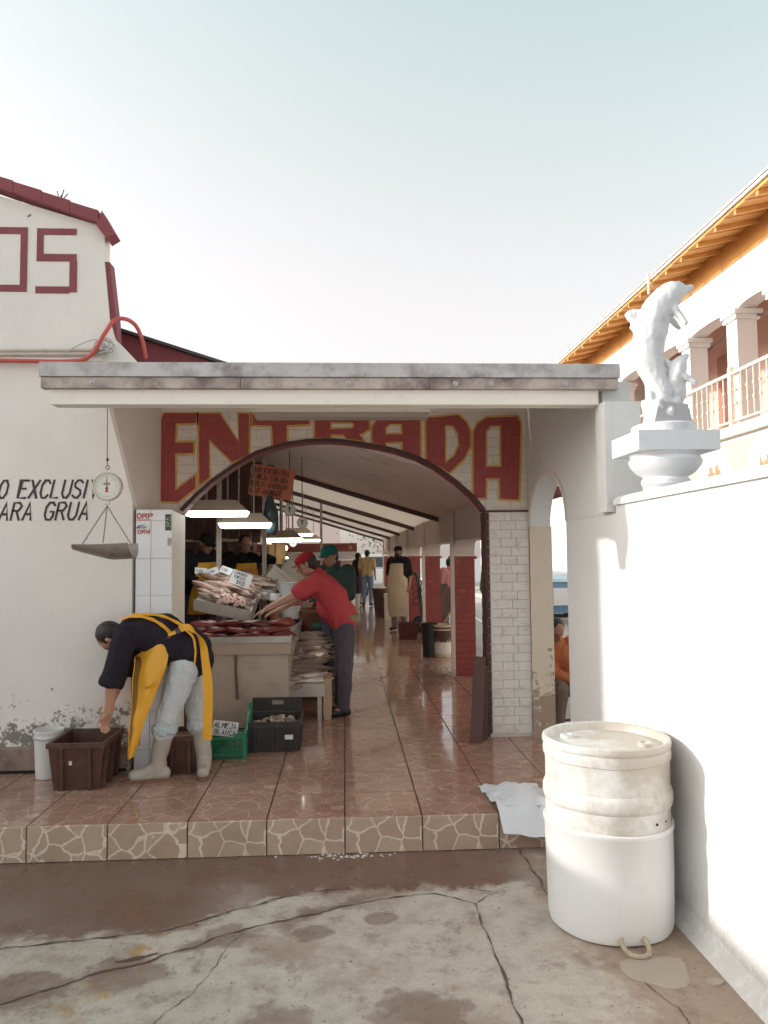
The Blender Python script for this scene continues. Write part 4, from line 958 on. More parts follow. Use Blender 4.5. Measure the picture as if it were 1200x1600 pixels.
# leaning planks by the brick pillar
M['plank'] = pm('dark_plank', (.10,.045,.038), .6, .3, 5, .4, 30)
def lean(name, lab, base, top, w, th, m_, wdir=V((1,0,0))):
    b, t = V(base), V(top); d = (t-b).normalized(); u = (wdir-d*wdir.dot(d)).normalized(); n = d.cross(u); L = (t-b).length; mb = MB()
    P = lambda a, c, e: b+u*a*w+n*c*th+d*e*L
    mb.hexa([P(-.5,-.5,0),P(.5,-.5,0),P(.5,.5,0),P(-.5,.5,0),P(-.5,-.5,1),P(.5,-.5,1),P(.5,.5,1),P(-.5,.5,1)])
    return tag(mb.build(name, m_, loc=base), lab, 'plank', None, 'thing')
lean('plank', 'long dark plank leaning against the brick pillar', (1.085, 6.36, FZ), (1.158, 6.53, .90), .10, .022, M['plank'])
lean('plank', 'shorter dark plank tucked behind the leaning plank', (1.165, 6.47, FZ), (1.20, 6.535, .82), .075, .022, M['plank'])
# small slatted board behind the drum
sb = thing('slatted_board', 'small rounded wooden board leaning on the side wall behind the drum', 'board', (1.55, 4.9, FZ))
M['grey_wood'] = pm('grey_wood', (.44,.39,.35), .8, .2, 5, .4, 30)
for k in range(4):
    part('slat', lambda m: m.hexa([(1.585,4.80+.075*k,FZ),(1.585,4.872+.075*k,FZ),(1.603,4.872+.075*k,FZ),(1.603,4.80+.075*k,FZ),(1.596,4.80+.075*k,.56+(.05,.09,.09,.04)[k]),(1.596,4.872+.075*k,.56+(.08,.10,.07,.0)[k]),(1.612,4.872+.075*k,.56+(.08,.10,.07,.0)[k]),(1.612,4.80+.075*k,.56+(.05,.09,.09,.04)[k])]), M['grey_wood'], sb)
for z in (.28, .47): part('batten', lambda m: m.box((1.565+(z-.2)*.03, 4.81, z), (1.583+(z-.2)*.03, 5.09, z+.035)), M['grey_wood'], sb)

# hanging dial scale in front of the left wall
hsx, hsy = -1.637, 5.30
hsc = thing('hanging_scale', 'round dial scale with a tin scoop pan hanging in front of the white wall', 'scale', (hsx, hsy, 2.28))
M['dial_rim'] = pm('dial_rim', (.58,.53,.46), .4, .1, 10, .1, metal=.2); M['dial_face'] = pm('dial_face', (.74,.72,.66), .35, .04, 8)
MX = Matrix.Translation((hsx, hsy, 2.275)) @ Matrix.Rotation(R(90), 4, 'X')
part('housing', lambda m: m.lathe([(.085,-.035),(.098,-.03),(.1,.0),(.1,.018),(.096,.024),(.088,.024),(.0875,.007)], M=MX, n=40), M['dial_rim'], hsc, True)
face = part('dial', lambda m: m.lathe([(.087,.009),(.087,.016)], M=MX, n=40), M['dial_face'], hsc)
def marks(m):
    for k in range(40):
        a = 2*math.pi*k/40; r1 = .075; r2 = .070 if k % 5 else .062
        p, q = MX @ V((r1*math.cos(a), r1*math.sin(a), .0168)), MX @ V((r2*math.cos(a), r2*math.sin(a), .0168)); m.tube([p, q], .0011, 4)
part('scale_marks', marks, M['ink'], face)
part('pointer', lambda m: m.prism([(-.004,-.02),(.004,-.02),(.0015,.06),(-.0015,.06)], lambda u, v: MX @ V((u, v, .0185)), (0,.0008,0)), M['ink'], face)
part('badge', lambda m: m.box((hsx-.022, hsy-.0186, 2.285), (hsx+.022, hsy-.0172, 2.300)), pm('badge_tan', (.35,.22,.12), .5), face)
part('emblem', lambda m: m.prism([(-.012,-.04),(.012,-.04),(.006,-.025),(.010,-.012),(0,0),(-.010,-.012),(-.006,-.025)], lambda u, v: MX @ V((u, v, .0178)), (0,.0006,0)), M['stk_red'], face)
part('hook', lambda m: m.tube([(hsx+.013*math.cos(t*.52), hsy, 2.392+.015+.013*math.sin(t*.52)) for t in range(13)], .003, 6), M['iron'], hsc)
part('cord', lambda m: m.tube([(hsx-.006, hsy, 2.86), (hsx-.004, hsy, 2.47), (hsx, hsy, 2.42)], .0032, 6), M['iron'], hsc)
part('knot', lambda m: m.ell((hsx-.002, hsy, 2.462), (.010,.008,.014), n=8, m=6), M['iron'], hsc)
part('lower_hook', lambda m: m.tube([(hsx+.014*math.sin(t*.45), hsy, 2.165-.018*math.cos(t*.45)+.0) for t in range(-3, 9)] , .003, 6), M['galv'], hsc)
def chain(m, p, q, n):
    p, q = V(p), V(q); d = (q-p).normalized(); u = d.orthogonal().normalized(); w = d.cross(u)
    for k in range(n):
        c = p.lerp(q, (k+.5)/n); ax = u if k % 2 else w; l = (q-p).length/n*.72
        m.tube([c+d*l*math.cos(t*.785)+ax*.0045*math.sin(t*.785) for t in range(9)], .0013, 4, cap=False)
hook = (hsx, hsy, 2.14)
att = [(-1.77, 5.20, 1.875), (-1.70, 5.42, 1.89), (-1.462, 5.27, 1.872)]
for q in att: part('chain', lambda m: chain(m, hook, q, 24), M['iron'], hsc)
def pan(m):
    g = []
    for i in range(17):
        u = i/16; r_ = []
        for j in range(13):
            a = math.pi*(j/12); w = .125
            x = -1.83+.37*u; L = 1-abs(u-.5)*.0
            y = 5.30-w*math.cos(a)*1.0; z = 1.875-.105*math.sin(a)*(.30+.70*min(1, u*1.5+.10))
            r_.append((x+.03*math.sin(a)*(u-.5), y, z+.018*(u-.3)**2))
        g.append(r_)
    m.sheet(g, .003)
part('pan', pan, pm('tin_pan', (.32,.27,.25), .45, .2, 8, .1, 30, (.10,.07,.06), .4, 9, metal=.5), hsc, True)

# ------------------------------------------------------------------ dolphin sculpture on the pedestal
ds = thing('dolphin_sculpture', 'small white-painted sculpture of leaping dolphins on the pedestal', 'statue', (1.78, 4.03, 2.43))
M['statue'] = pm('statue_paint', (.70,.70,.72), .6, .08, 6, .4, 40, (.38,.36,.36), .5, 11)
def dolphin(mb, sp, rad, dorsal, tail, pec):
    sp = [V(p) for p in sp]
    q = smooth_path(sp, 5)
    for i in range(len(q)-1):
        t = i/5; k = int(t); f = t-k; ra = rad[k]+(rad[min(k+1,len(rad)-1)]-rad[k])*f
        t2 = (i+1)/5; k2 = min(int(t2), len(rad)-1); f2 = t2-int(t2); rb = rad[k2]+(rad[min(k2+1,len(rad)-1)]-rad[k2])*f2
        mb.cone(q[i], ra, q[i+1], rb, 12)
    for fin in dorsal+tail+pec:
        a, b, r1, r2 = fin; mb.cone(a, r1, b, r2, 10)
mb = MB()
dolphin(mb, [(1.928,4.02,3.248),(1.885,4.02,3.232),(1.82,4.02,3.215),(1.745,4.03,3.13),(1.70,4.04,3.0),(1.69,4.05,2.86),(1.72,4.04,2.74),(1.75,4.03,2.66)],
        [.018,.028,.066,.084,.09,.078,.064,.065],
        [((1.70,4.03,3.08),(1.60,4.05,3.115),.045,.018),((1.66,4.03,3.03),(1.575,4.05,3.10),.040,.016),((1.66,4.03,3.0),(1.60,4.05,3.03),.03,.014)], [],
        [((1.80,3.98,3.13),(1.85,3.93,3.02),.028,.014),((1.80,4.08,3.13),(1.90,4.12,3.05),.03,.012)])
d1 = blob('large_dolphin', mb, M['statue'], ds, .010, 3, .005, 24)
mb = MB()
dolphin(mb, [(1.885,4.0,2.86),(1.862,4.0,2.845),(1.835,4.0,2.80),(1.82,4.01,2.72),(1.83,4.02,2.64),(1.80,4.03,2.58)], [.014,.02,.044,.052,.045,.035],
        [((1.80,4.01,2.80),(1.745,4.01,2.86),.02,.01)], [], [((1.85,3.97,2.74),(1.905,3.95,2.70),.02,.012)])
blob('small_dolphin', mb, M['statue'], ds, .009, 2, .005, 26)
mb = MB()
for a_ in range(9):
    t = a_*.7; mb.cone((1.745+.05*math.cos(t), 4.03+.05*math.sin(t), 2.52), .035, (1.745+.09*math.cos(t), 4.03+.08*math.sin(t), 2.60+.05*math.sin(t*2.3)), .018)
mb.cone((1.75,4.03,2.5), .08, (1.73,4.03,2.72), .055)
blob('wave_base', mb, M['statue'], ds, .012, 2, .008, 22)
part('block', lambda m: m.hexa([(1.66,3.93,2.475),(1.885,3.95,2.475),(1.885,4.12,2.475),(1.66,4.12,2.475),(1.70,3.95,2.60),(1.86,3.96,2.585),(1.86,4.1,2.585),(1.70,4.1,2.60)]), pm('statue_block', (.46,.44,.45), .7, .1, 8, .3), ds)
part('plinth', lambda m: m.lathe([(.172,0),(.172,.04),(.16,.05),(.001,.052)], (1.755,4.03,2.428), 32), M['statue'], ds, True)

# ------------------------------------------------------------------ balconied house across the road
HX = 6.5
hb = thing('balcony_house', 'white two-storey house with orange timber eaves and upstairs balcony across the road', 'building', (HX, 15, 0))
M['house_white'] = pm('house_white', (.78,.755,.72), .7, .05, 2, .1, 30); M['house_pink'] = pm('house_pink', (.66,.45,.38), .7, .1, 2, .1, 30)
M['eave_orange'] = pm('orange_timber', (.70,.34,.095), .5, .14, 4, .2, 30, rv=.25); M['mural_yellow'] = pm('mural_yellow', (.74,.66,.36), .7, .1, 3)
M['mural_brown'] = pm('mural_brown', (.46,.26,.14), .7, .2, 9); M['rail_cream'] = pm('rail_cream', (.74,.64,.52), .5, .06, 8)
HY0, HY1 = 4.0, 20.2
part('ground_floor', lambda m: m.box((HX, HY0, 0), (11, HY1, 3.70)), M['house_white'], hb)
part('floor_slab', lambda m: m.box((HX-.12, HY0, 3.70), (11, HY1+.1, 3.86)), M['house_white'], hb)
part('back_wall', lambda m: m.box((8.2, HY0, 3.862), (8.4, HY1, 7.6)), M['house_pink'], hb)
part('end_wall', lambda m: m.box((HX+.35, HY1-.2, 3.862), (8.19, HY1, 7.3)), M['house_white'], hb)
# mural band
def ovals(m, y, z, ry, rz): m.prism([(y+ry*math.cos(k*.393), z+rz*math.sin(k*.393)) for k in range(16)], fYZ(HX-.012), (.006,0,0))
part('mural_panel', lambda m: m.box((HX-.006, HY0, 2.75), (HX+.002, HY1-1, 3.62)), M['mural_yellow'], hb)
for y in (9.6, 11.2, 12.9, 14.8, 17.0):
    part('mural_oval', lambda m: ovals(m, y, 3.15, .62, .50), M['house_white'], hb)
    def bird(m):
        q = random.Random(int(y*10))
        for k in range(7): m.box((HX-.020-.0004*k, y-.25+.07*k, 3.05+q.uniform(-.05,.05)), (HX-.013, y-.22+.07*k+q.uniform(0,.03), 3.18+q.uniform(-.02,.13)))
    part('mural_figure', bird, M['mural_brown'], hb)
for y in (9.0, 13.2, 17.2):
    w_ = part('window', lambda m: m.box((8.14, y-.5, 4.8), (8.195, y+.5, 6.2)), M['house_white'], hb)
    part('pane', lambda m: (m.box((8.125, y-.43, 4.88), (8.138, y-.02, 6.12)), m.box((8.125, y+.02, 4.88), (8.138, y+.43, 6.12))), pm('house_glass', (.30,.36,.44), .1, .1), w_)
for y in (10.9, 15.4):
    part('door', lambda m: m.box((8.13, y-.45, 3.863), (8.195, y+.45, 6.0)), pm('house_door', (.40,.20,.15), .5), hb)
COLS = [5.6, 7.4, 9.2, 10.8, 12.1, 13.8, 15.6, 17.4, 19.3]
for y in COLS:
    c = part('pillar', lambda m: m.box((HX-.02, y-.17, 3.862), (HX+.32, y+.17, 5.62)), M['house_white'], hb)
    part('capital', lambda m: (m.box((HX-.06, y-.21, 5.622), (HX+.36, y+.21, 5.70)), m.box((HX-.09, y-.24, 5.702), (HX+.39, y+.24, 5.78))), M['house_white'], c)
def hhead(m):
    for i in range(len(COLS)-1):
        y0, y1 = COLS[i]+.17, COLS[i+1]-.17; c = (y0+y1)/2; r = (y1-y0)/2
        m.prism([(c-r*math.cos(k*math.pi/12), 5.782+.07*math.sin(k*math.pi/12)) for k in range(13)] + [(y1,6.58),(y0,6.58)], fYZ(HX+.0), (.3,0,0))
        m.box((HX, COLS[i]-.17, 5.782), (HX+.3, COLS[i]+.17, 6.58))
    m.box((HX, COLS[-1]-.17, 5.782), (HX+.3, HY1, 6.58))
part('arched_header', hhead, M['house_white'], hb)
y = HY0; rn = random.Random(6)
while y < HY1:
    w = rn.uniform(.45,.6)
    part('header_board', lambda m: m.box((HX-.01-rn.uniform(0,.01), y, 6.583), (HX+.28, min(y+w-.006, HY1), 6.98)), M['eave_orange'], hb); y += w
# eave boards seen from below
y = HY0; k = 0
while y < HY1+.5:
    w = .30
    part('eave_board', lambda m: m.hexa([(HX-.72,y+.004,6.84-.012*(k % 2)),(HX+.3,y+.004,7.06-.012*(k % 2)),(HX+.3,y+w-.004,7.06-.012*(k % 2)),(HX-.72,y+w-.004,6.84-.012*(k % 2)),(HX-.72,y+.004,6.88),(HX+.3,y+.004,7.10),(HX+.3,y+w-.004,7.10),(HX-.72,y+w-.004,6.88)]), M['eave_orange'], hb)
    if k % 2 == 0: part('rafter', lambda m: m.hexa([(HX-.71,y-.03,6.76),(HX+.3,y-.03,6.98),(HX+.3,y+.03,6.98),(HX-.71,y+.03,6.76),(HX-.71,y-.03,6.825),(HX+.3,y-.03,7.045),(HX+.3,y+.03,7.045),(HX-.71,y+.03,6.825)]), M['eave_orange'], hb)
    y += w; k += 1
part('gutter', lambda m: m.box((HX-.76, HY0, 6.885), (HX-.723, HY1+.5, 6.93)), M['house_white'], hb)
part('roof', lambda m: m.hexa([(HX-.78,HY0,6.935),(11,HY0,7.8),(11,HY1+.5,7.8),(HX-.78,HY1+.5,6.935),(HX-.78,HY0,6.97),(11,HY0,7.9),(11,HY1+.5,7.9),(HX-.78,HY1+.5,6.97)]), M['house_pink'], hb)
rn = random.Random(8)
for y in (13.6, 20.5):
    part('downpipe_bracket', lambda m: m.box((HX-.80, y-.025, 6.62 if y < 20 else 6.0), (HX-.765, y+.025, 7.0)), M['house_white'], hb)
# balcony railing
rail = part('railing', lambda m: (m.box((HX-.08, HY0, 4.72), (HX-.03, HY1-.2, 4.77)), m.box((HX-.075, HY0, 3.93), (HX-.035, HY1-.2, 3.96))), M['rail_cream'], hb)
mb = MB(); mb.tube([(0,0,0),(0,0,.76)], .011, 6)
for z in (.28, .5): mb.ell((0,0,z), (.028,.028,.035), n=8, m=6)
bal = mb.mesh('baluster', M['rail_cream'], smooth=True)
y = 8.2
while y < HY1-.3:
    o = inst('baluster', bal, rail, V((HX-.055, y, 3.96))-hb.location); y += .19
for y in (9.2, 12.1, 15.6): part('newel', lambda m: (m.box((HX-.10, y-.05, 3.863), (HX-.01, y+.05, 4.85))), M['rail_cream'], rail)
part('cable', lambda m: m.tube(smooth_path([(HX+.2,9,5.75),(HX+.35,11,5.60),(HX+.3,12.4,5.72),(HX+.4,13.6,5.62),(HX+.3,14.4,5.5)]), .018, 6), M['iron'], hb)
# ------------------------------------------------------------------ far side of the street
def far_house(label, x0, x1, y0, y1, h, col, wins, name='house'):
    t = thing(name, label, 'building', ((x0+x1)/2, y0, 0))
    mm = pm('far_wall', col, .7, .06, 1, .1, 20)
    part('wall', lambda m: m.box((x0,y0,0),(x1,y1,h)), mm, t)
    part('parapet', lambda m: m.box((x0-.08,y0-.08,h),(x1+.08,y1,h+.25)), M['house_white'], t)
    for (xx, zz, w, hh) in wins:
        f = part('window', lambda m: m.box((xx-w/2-.06,y0-.05,zz-.06),(xx+w/2+.06,y0+.01,zz+hh+.06)), M['house_white'], t)
        part('pane', lambda m: m.box((xx-w/2,y0-.07,zz),(xx+w/2,y0-.052,zz+hh)), pm('far_glass', (.20,.25,.30), .15, .1), f)
    return t
far_house('pale pink house at the far end of the passage', -7.0, -.3, 44, 50, 4.2, (.66,.52,.48), [(-1.5,1.2,1.0,1.2),(-3.6,1.2,1.0,1.2)])
far_house('pale white house seen through the side arch', 7.6, 18, 36, 42, 6.0, (.74,.72,.70), [(8.6,1.2,.9,1.6),(10.4,1.2,.9,1.6),(8.6,3.6,.9,1.5),(10.4,3.6,.9,1.5)])
far_house('white house across the road behind the red columns', 6.5, 12, 21.5, 33, 4.6, (.76,.74,.71), [(7.6,1.3,1.0,1.3),(9.6,1.3,1.0,1.3)])
# windows on the road side of that house
# blue vehicle-like skip by the far kerb
bb = thing('blue_skip', 'blue metal skip with a white notice standing by the road', 'skip', (6.75, 24, 0))
M['blue'] = pm('blue_metal', (.16,.30,.46), .5, .12, 4, .1, 20, (.30,.36,.42), .3, 6)
XB, YB = 5.45, 19.4
part('tub', lambda m: m.hexa([(XB-.55,YB,.25),(XB+.75,YB,.25),(XB+.75,YB+1.4,.25),(XB-.55,YB+1.4,.25),(XB-.62,YB-.08,1.05),(XB+.82,YB-.08,1.05),(XB+.82,YB+1.48,1.05),(XB-.62,YB+1.48,1.05)]), M['blue'], bb)
part('lid', lambda m: m.hexa([(XB-.66,YB-.12,1.055),(XB+.86,YB-.12,1.055),(XB+.86,YB+1.5,1.055),(XB-.66,YB+1.5,1.055),(XB-.6,YB-.05,1.13),(XB+.8,YB-.05,1.13),(XB+.8,YB+1.4,1.22),(XB-.6,YB+1.4,1.22)]), pm('blue_lid', (.34,.46,.56), .5), bb)
part('notice', lambda m: m.box((XB-.08,YB-.085,.45),(XB+.30,YB-.055,.90)), M['stk_white'], bb)
for q in (-.4, .6):
    for yy in (.2, 1.2): part('wheel', lambda m: m.lathe([(.12,-.04),(.12,.04)], M=Matrix.Translation((XB+q, YB+yy, .122)) @ Matrix.Rotation(R(90), 4, 'Y'), n=14), M['iron'], bb)
bb.location = (XB, YB, 0)
for ch in bb.children:
    for v in ch.data.vertices: v.co += V((6.75, 24, 0))-V((XB, YB, 0))
# street sign on a pole, seen through the side arch
sg = thing('street_sign', 'small sign on a thin pole beyond the side arch', 'sign', (4.25, 17.0, 0))
part('pole', lambda m: m.tube([(4.25,17,0),(4.25,17,2.9)], .03, 8), M['galv'], sg)
part('plate', lambda m: m.box((4.13,16.96,1.95),(4.42,16.975,2.35)), M['stk_white'], sg)
part('symbol', lambda m: (m.box((4.20,16.953,2.05),(4.23,16.959,2.28)), m.box((4.23,16.953,2.2),(4.33,16.959,2.24)), m.box((4.23,16.953,2.1),(4.33,16.959,2.13))), M['stk_red'], sg)
# wall added on the left, out of view, to throw shade over the street
yw = thing('shade_wall', 'unseen wall added left of the street to shade it', 'wall', (-6.3, 0, 0))
part('wall', lambda m: m.box((-6.6, -9, 0), (-6.3, 5.5, 2.47)), M['plaster_left'], yw)
part('coping', lambda m: m.box((-6.65, -9, 2.471), (-6.25, 5.5, 2.53)), M['cream_beam'], yw)
# parked pickup at the end of the passage
def pickup():
    t = thing('parked_pickup', 'white pickup truck parked beyond the end of the passage', 'pickup', (1.6, 33, 0))
    mp = pm('truck_white', (.70,.69,.68), .3, .04, coat=.3); Y = 33
    part('bed', lambda m: m.hexa([(.7,Y,.55),(2.5,Y,.55),(2.5,Y+2,.55),(.7,Y+2,.55),(.7,Y,1.15),(2.5,Y,1.15),(2.5,Y+2,1.15),(.7,Y+2,1.15)]), mp, t)
    part('cab', lambda m: m.hexa([(.72,Y+2.01,.5),(2.48,Y+2.01,.5),(2.48,Y+4.5,.5),(.72,Y+4.5,.5),(.85,Y+2.1,1.85),(2.35,Y+2.1,1.85),(2.35,Y+3.4,1.85),(.85,Y+3.4,1.85)]), mp, t)
    part('rear_window', lambda m: m.hexa([(.95,Y+2.01,1.25),(2.25,Y+2.01,1.25),(2.25,Y+2.1,1.25),(.95,Y+2.1,1.25),(.98,Y+2.02,1.72),(2.22,Y+2.02,1.72),(2.22,Y+2.12,1.72),(.98,Y+2.12,1.72)]), pm('truck_glass', (.05,.06,.07), .1), t)
    part('tailgate', lambda m: m.box((.78,Y-.03,.62),(2.42,Y-.001,1.10)), mp, t)
    part('bumper', lambda m: m.box((.68,Y-.12,.42),(2.52,Y-.032,.56)), M['galv'], t)
    for x in (.74, 2.34): part('tail_light', lambda m: m.box((x,Y-.045,.75),(x+.12,Y-.031,1.05)), M['stk_red'], t)
    for x in (.80, 2.20):
        for y in (.5, 3.6): part('wheel', lambda m: m.lathe([(.36,0),(.37,.03),(.37,.2),(.36,.22)], M=Matrix.Translation((x, Y+y, .37)) @ Matrix.Rotation(R(90), 4, 'Y'), n=18), M['iron'], t, True)
pickup()
# leafless tree beyond the end of the passage
tr = thing('street_tree', 'bare pale tree beyond the end of the passage', 'tree', (2.3, 39, 0))
mb = MB(); q = random.Random(9)
def grow(p, d, L, r, n):
    e = p+d*L; mb.tube([p, p.lerp(e,.5)+V((q.uniform(-.05,.05),0,q.uniform(-.03,.03)))*L, e], [r, r*.85, r*.7], 6)
    if n:
        for k in range(3): grow(e, (d+V((q.uniform(-.7,.7),q.uniform(-.7,.7),q.uniform(-.1,.5)))).normalized(), L*.72, r*.62, n-1)
grow(V((2.3,39,0)), V((0,0,1)), 1.5, .12, 5)
mb.build('trunk', pm('bark_pale', (.40,.33,.28), .8), tr)
mb = MB()
for k in range(1500):
    a, b = q.gauss(0,1.0), q.gauss(0,1.0); z = 3.3+q.gauss(0,.8); p = V((2.3+a, 39+b, z)); u = V((q.uniform(-1,1),q.uniform(-1,1),q.uniform(-1,1))).normalized()*.07; w = u.orthogonal()
    mb.add([p-u, p+w*.5, p+u, p-w*.5], [(0,1,2,3)])
tag(mb.build('crown', pm('leaf_pale', (.16,.18,.08), .7), tr, fix=False), kind='stuff')

# ------------------------------------------------------------------ people
M['skin'] = pm('skin_tan', (.36,.185,.12), .5, .1, 12, .1, 60); M['skin2'] = pm('skin_light', (.47,.26,.18), .5, .1, 12, .1, 60)
M['hair'] = pm('dark_hair', (.018,.013,.012), .5, .4, 60, .5, 120)
def cloth(name, col, var=.12, rough=.85, bump=.35):
    s = S(name); p = s.obj(); x, y, z = s.sep(p)
    q = s.comb(x, y, s.m('MULTIPLY', z, .45)); w1 = s.noise(q, 11, 3, .55, 1.6); w2 = s.noise(q, 34, 3, .6, .8); w3 = s.noise(p, 320, 2, .5)
    f = s.m('ABSOLUTE', s.m('SUBTRACT', w1, .5)); c = s.mix(s.noise(p, 6, 5, .65), mul(col, 1-var*1.6), mul(col, 1+var*1.6))
    c = s.mix(s.m('MULTIPLY', w3, .3), c, mul(col, .6))
    h = s.m('ADD', s.m('MULTIPLY', f, 1.6), s.m('ADD', s.m('MULTIPLY', w2, .35), s.m('MULTIPLY', w3, .06)))
    return s.fin(c, rough, s.bump(h, .9, .022), spec=.2)
STAND = dict(pelvis=(0,0,.95), chest=(0,.0,1.27), neck=(0,.01,1.46), head=(0,-.02,1.585),
  shL=(.185,.01,1.40), elL=(.235,.04,1.11), wrL=(.235,-.06,.87), hdL=(.225,-.09,.79),
  shR=(-.185,.01,1.40), elR=(-.235,.04,1.11), wrR=(-.235,-.06,.87), hdR=(-.225,-.09,.79),
  hipL=(.095,0,.92), knL=(.105,-.015,.50), anL=(.11,.02,.085), toL=(.13,-.13,.035),
  hipR=(-.095,0,.92), knR=(-.105,-.015,.50), anR=(-.11,.02,.085), toR=(-.13,-.13,.035), face=(0,-1,0), top=(0,0,1))
def frame(J):
    f = V(J['face']).normalized(); t = V(J['top']); t = (t-f*t.dot(f)).normalized(); return f, t, f.cross(t)
def place(J, loc, rz, k=1.0):
    Mz = Matrix.Translation(loc) @ Matrix.Rotation(rz, 4, 'Z') @ Matrix.Scale(k, 4); R3 = Matrix.Rotation(rz, 3, 'Z')
    return {a: (R3 @ V(b) if a in ('face','top') else Mz @ V(b)) for a, b in J.items()}
def hand(mb, wr, hd, side, palm_n, curl=.5, k=1.):
    """palm and five separate bent fingers; hd = knuckle centre; palm_n = direction the palm faces"""
    w, h = V(wr), V(hd); d = (h-w).normalized(); n = V(palm_n); n = (n-d*n.dot(d)).normalized(); u = d.cross(n)*side
    for a in (-1, -.35, .35, 1): mb.cone(w+d*.012+u*a*.012, .016*k, h+u*a*.027*k, .0125*k, 8)
    for a, L in ((-1.05,.060),(-.36,.074),(.33,.079),(1.0,.070)):
        p0 = h+u*a*.028*k; c = curl*.55
        d1 = (d*math.cos(c)+n*math.sin(c)).normalized(); p1 = p0+d1*L*.45*k
        c = curl*1.25; d2 = (d*math.cos(c)+n*math.sin(c)).normalized(); p2 = p1+d2*L*.32*k
        c = curl*1.8; d3 = (d*math.cos(c)+n*math.sin(c)).normalized(); p3 = p2+d3*L*.28*k
        mb.cone(p0, .0098*k, p1, .0092*k, 8); mb.cone(p1, .0092*k, p2, .0085*k, 8); mb.cone(p2, .0085*k, p3, .0072*k, 8)
    t0 = w+d*.03+u*.030*k; t1 = t0+(d*.6+u*.75+n*.25).normalized()*.038*k; t2 = t1+(d*.85+u*.3+n*.4).normalized()*.030*k
    mb.cone(t0, .0125*k, t1, .0105*k, 8); mb.cone(t1, .0105*k, t2, .0085*k, 8)
def head_prims(mb, J, k=1.):
    f, t, s = frame(J); h = V(J['head']); R3 = Matrix((s, f, t)).transposed()
    mb.ell(h+t*.018*k, (.074*k,.092*k,.098*k), R3, 16, 10)
    mb.ell(h+f*.022*k-t*.045*k, (.056*k,.066*k,.066*k), R3, 14, 9)
    mb.cone(h+f*.050*k-t*.082*k, .026*k, h+f*.062*k-t*.086*k, .022*k, 8)       # chin
    mb.cone(h+f*.088*k+t*.005*k, .011*k, h+f*.108*k-t*.030*k, .015*k, 8)       # nose
    mb.cone(h+f*.082*k+t*.026*k-s*.03*k, .012*k, h+f*.082*k+t*.026*k+s*.03*k, .012*k, 8)   # brow
    mb.cone(h+f*.080*k-t*.060*k-s*.016*k, .010*k, h+f*.080*k-t*.060*k+s*.016*k, .010*k, 8)  # lips
    for q in (-1, 1): mb.cone(h+s*q*.076*k+t*.012*k-f*.004*k, .016*k, h+s*q*.078*k-t*.018*k, .011*k, 8)
    mb.cone(h-t*.06*k-f*.012*k, .052*k, V(J['neck']), .060*k, 12)
def torso(mb, J, g, e):
    ls = (V(J['shL'])-V(J['shR'])).normalized(); lh = (V(J['hipL'])-V(J['hipR'])).normalized()
    pel, che = V(J['pelvis']), V(J['chest'])
    for q in (-1, 1):
        mb.cone(pel+lh*q*.07*g, .100*g+e, che+ls*q*.075*g, .105*g+e)
        mb.cone(che+ls*q*.075*g, .100*g+e, V(J['shL' if q > 0 else 'shR'])-ls*q*.03, .068*g+e)
    mb.cone(che, .10*g+e, V(J['neck']), .062*g+e*.6)
def arm(mb, J, sd, r, e, frac0=0., frac1=1.):
    a, b, c = V(J['sh'+sd]), V(J['el'+sd]), V(J['wr'+sd])
    mb.cone(a, .056*r+e, a.lerp(b, min(1, frac1*2)), (.056+(.043-.056)*min(1, frac1*2))*r+e)
    if frac1 > .5: mb.cone(b, .043*r+e, b.lerp(c, (frac1-.5)*2), (.043+(.030-.043)*(frac1-.5)*2)*r+e)
def leg(mb, J, sd, r, e, to=1.):
    a, b, c = V(J['hip'+sd]), V(J['kn'+sd]), V(J['an'+sd])
    mb.cone(a, .088*r+e, b, .060*r+e); mb.cone(b, .060*r+e, b.lerp(c, to), (.060+(.040-.060)*to)*r+e)
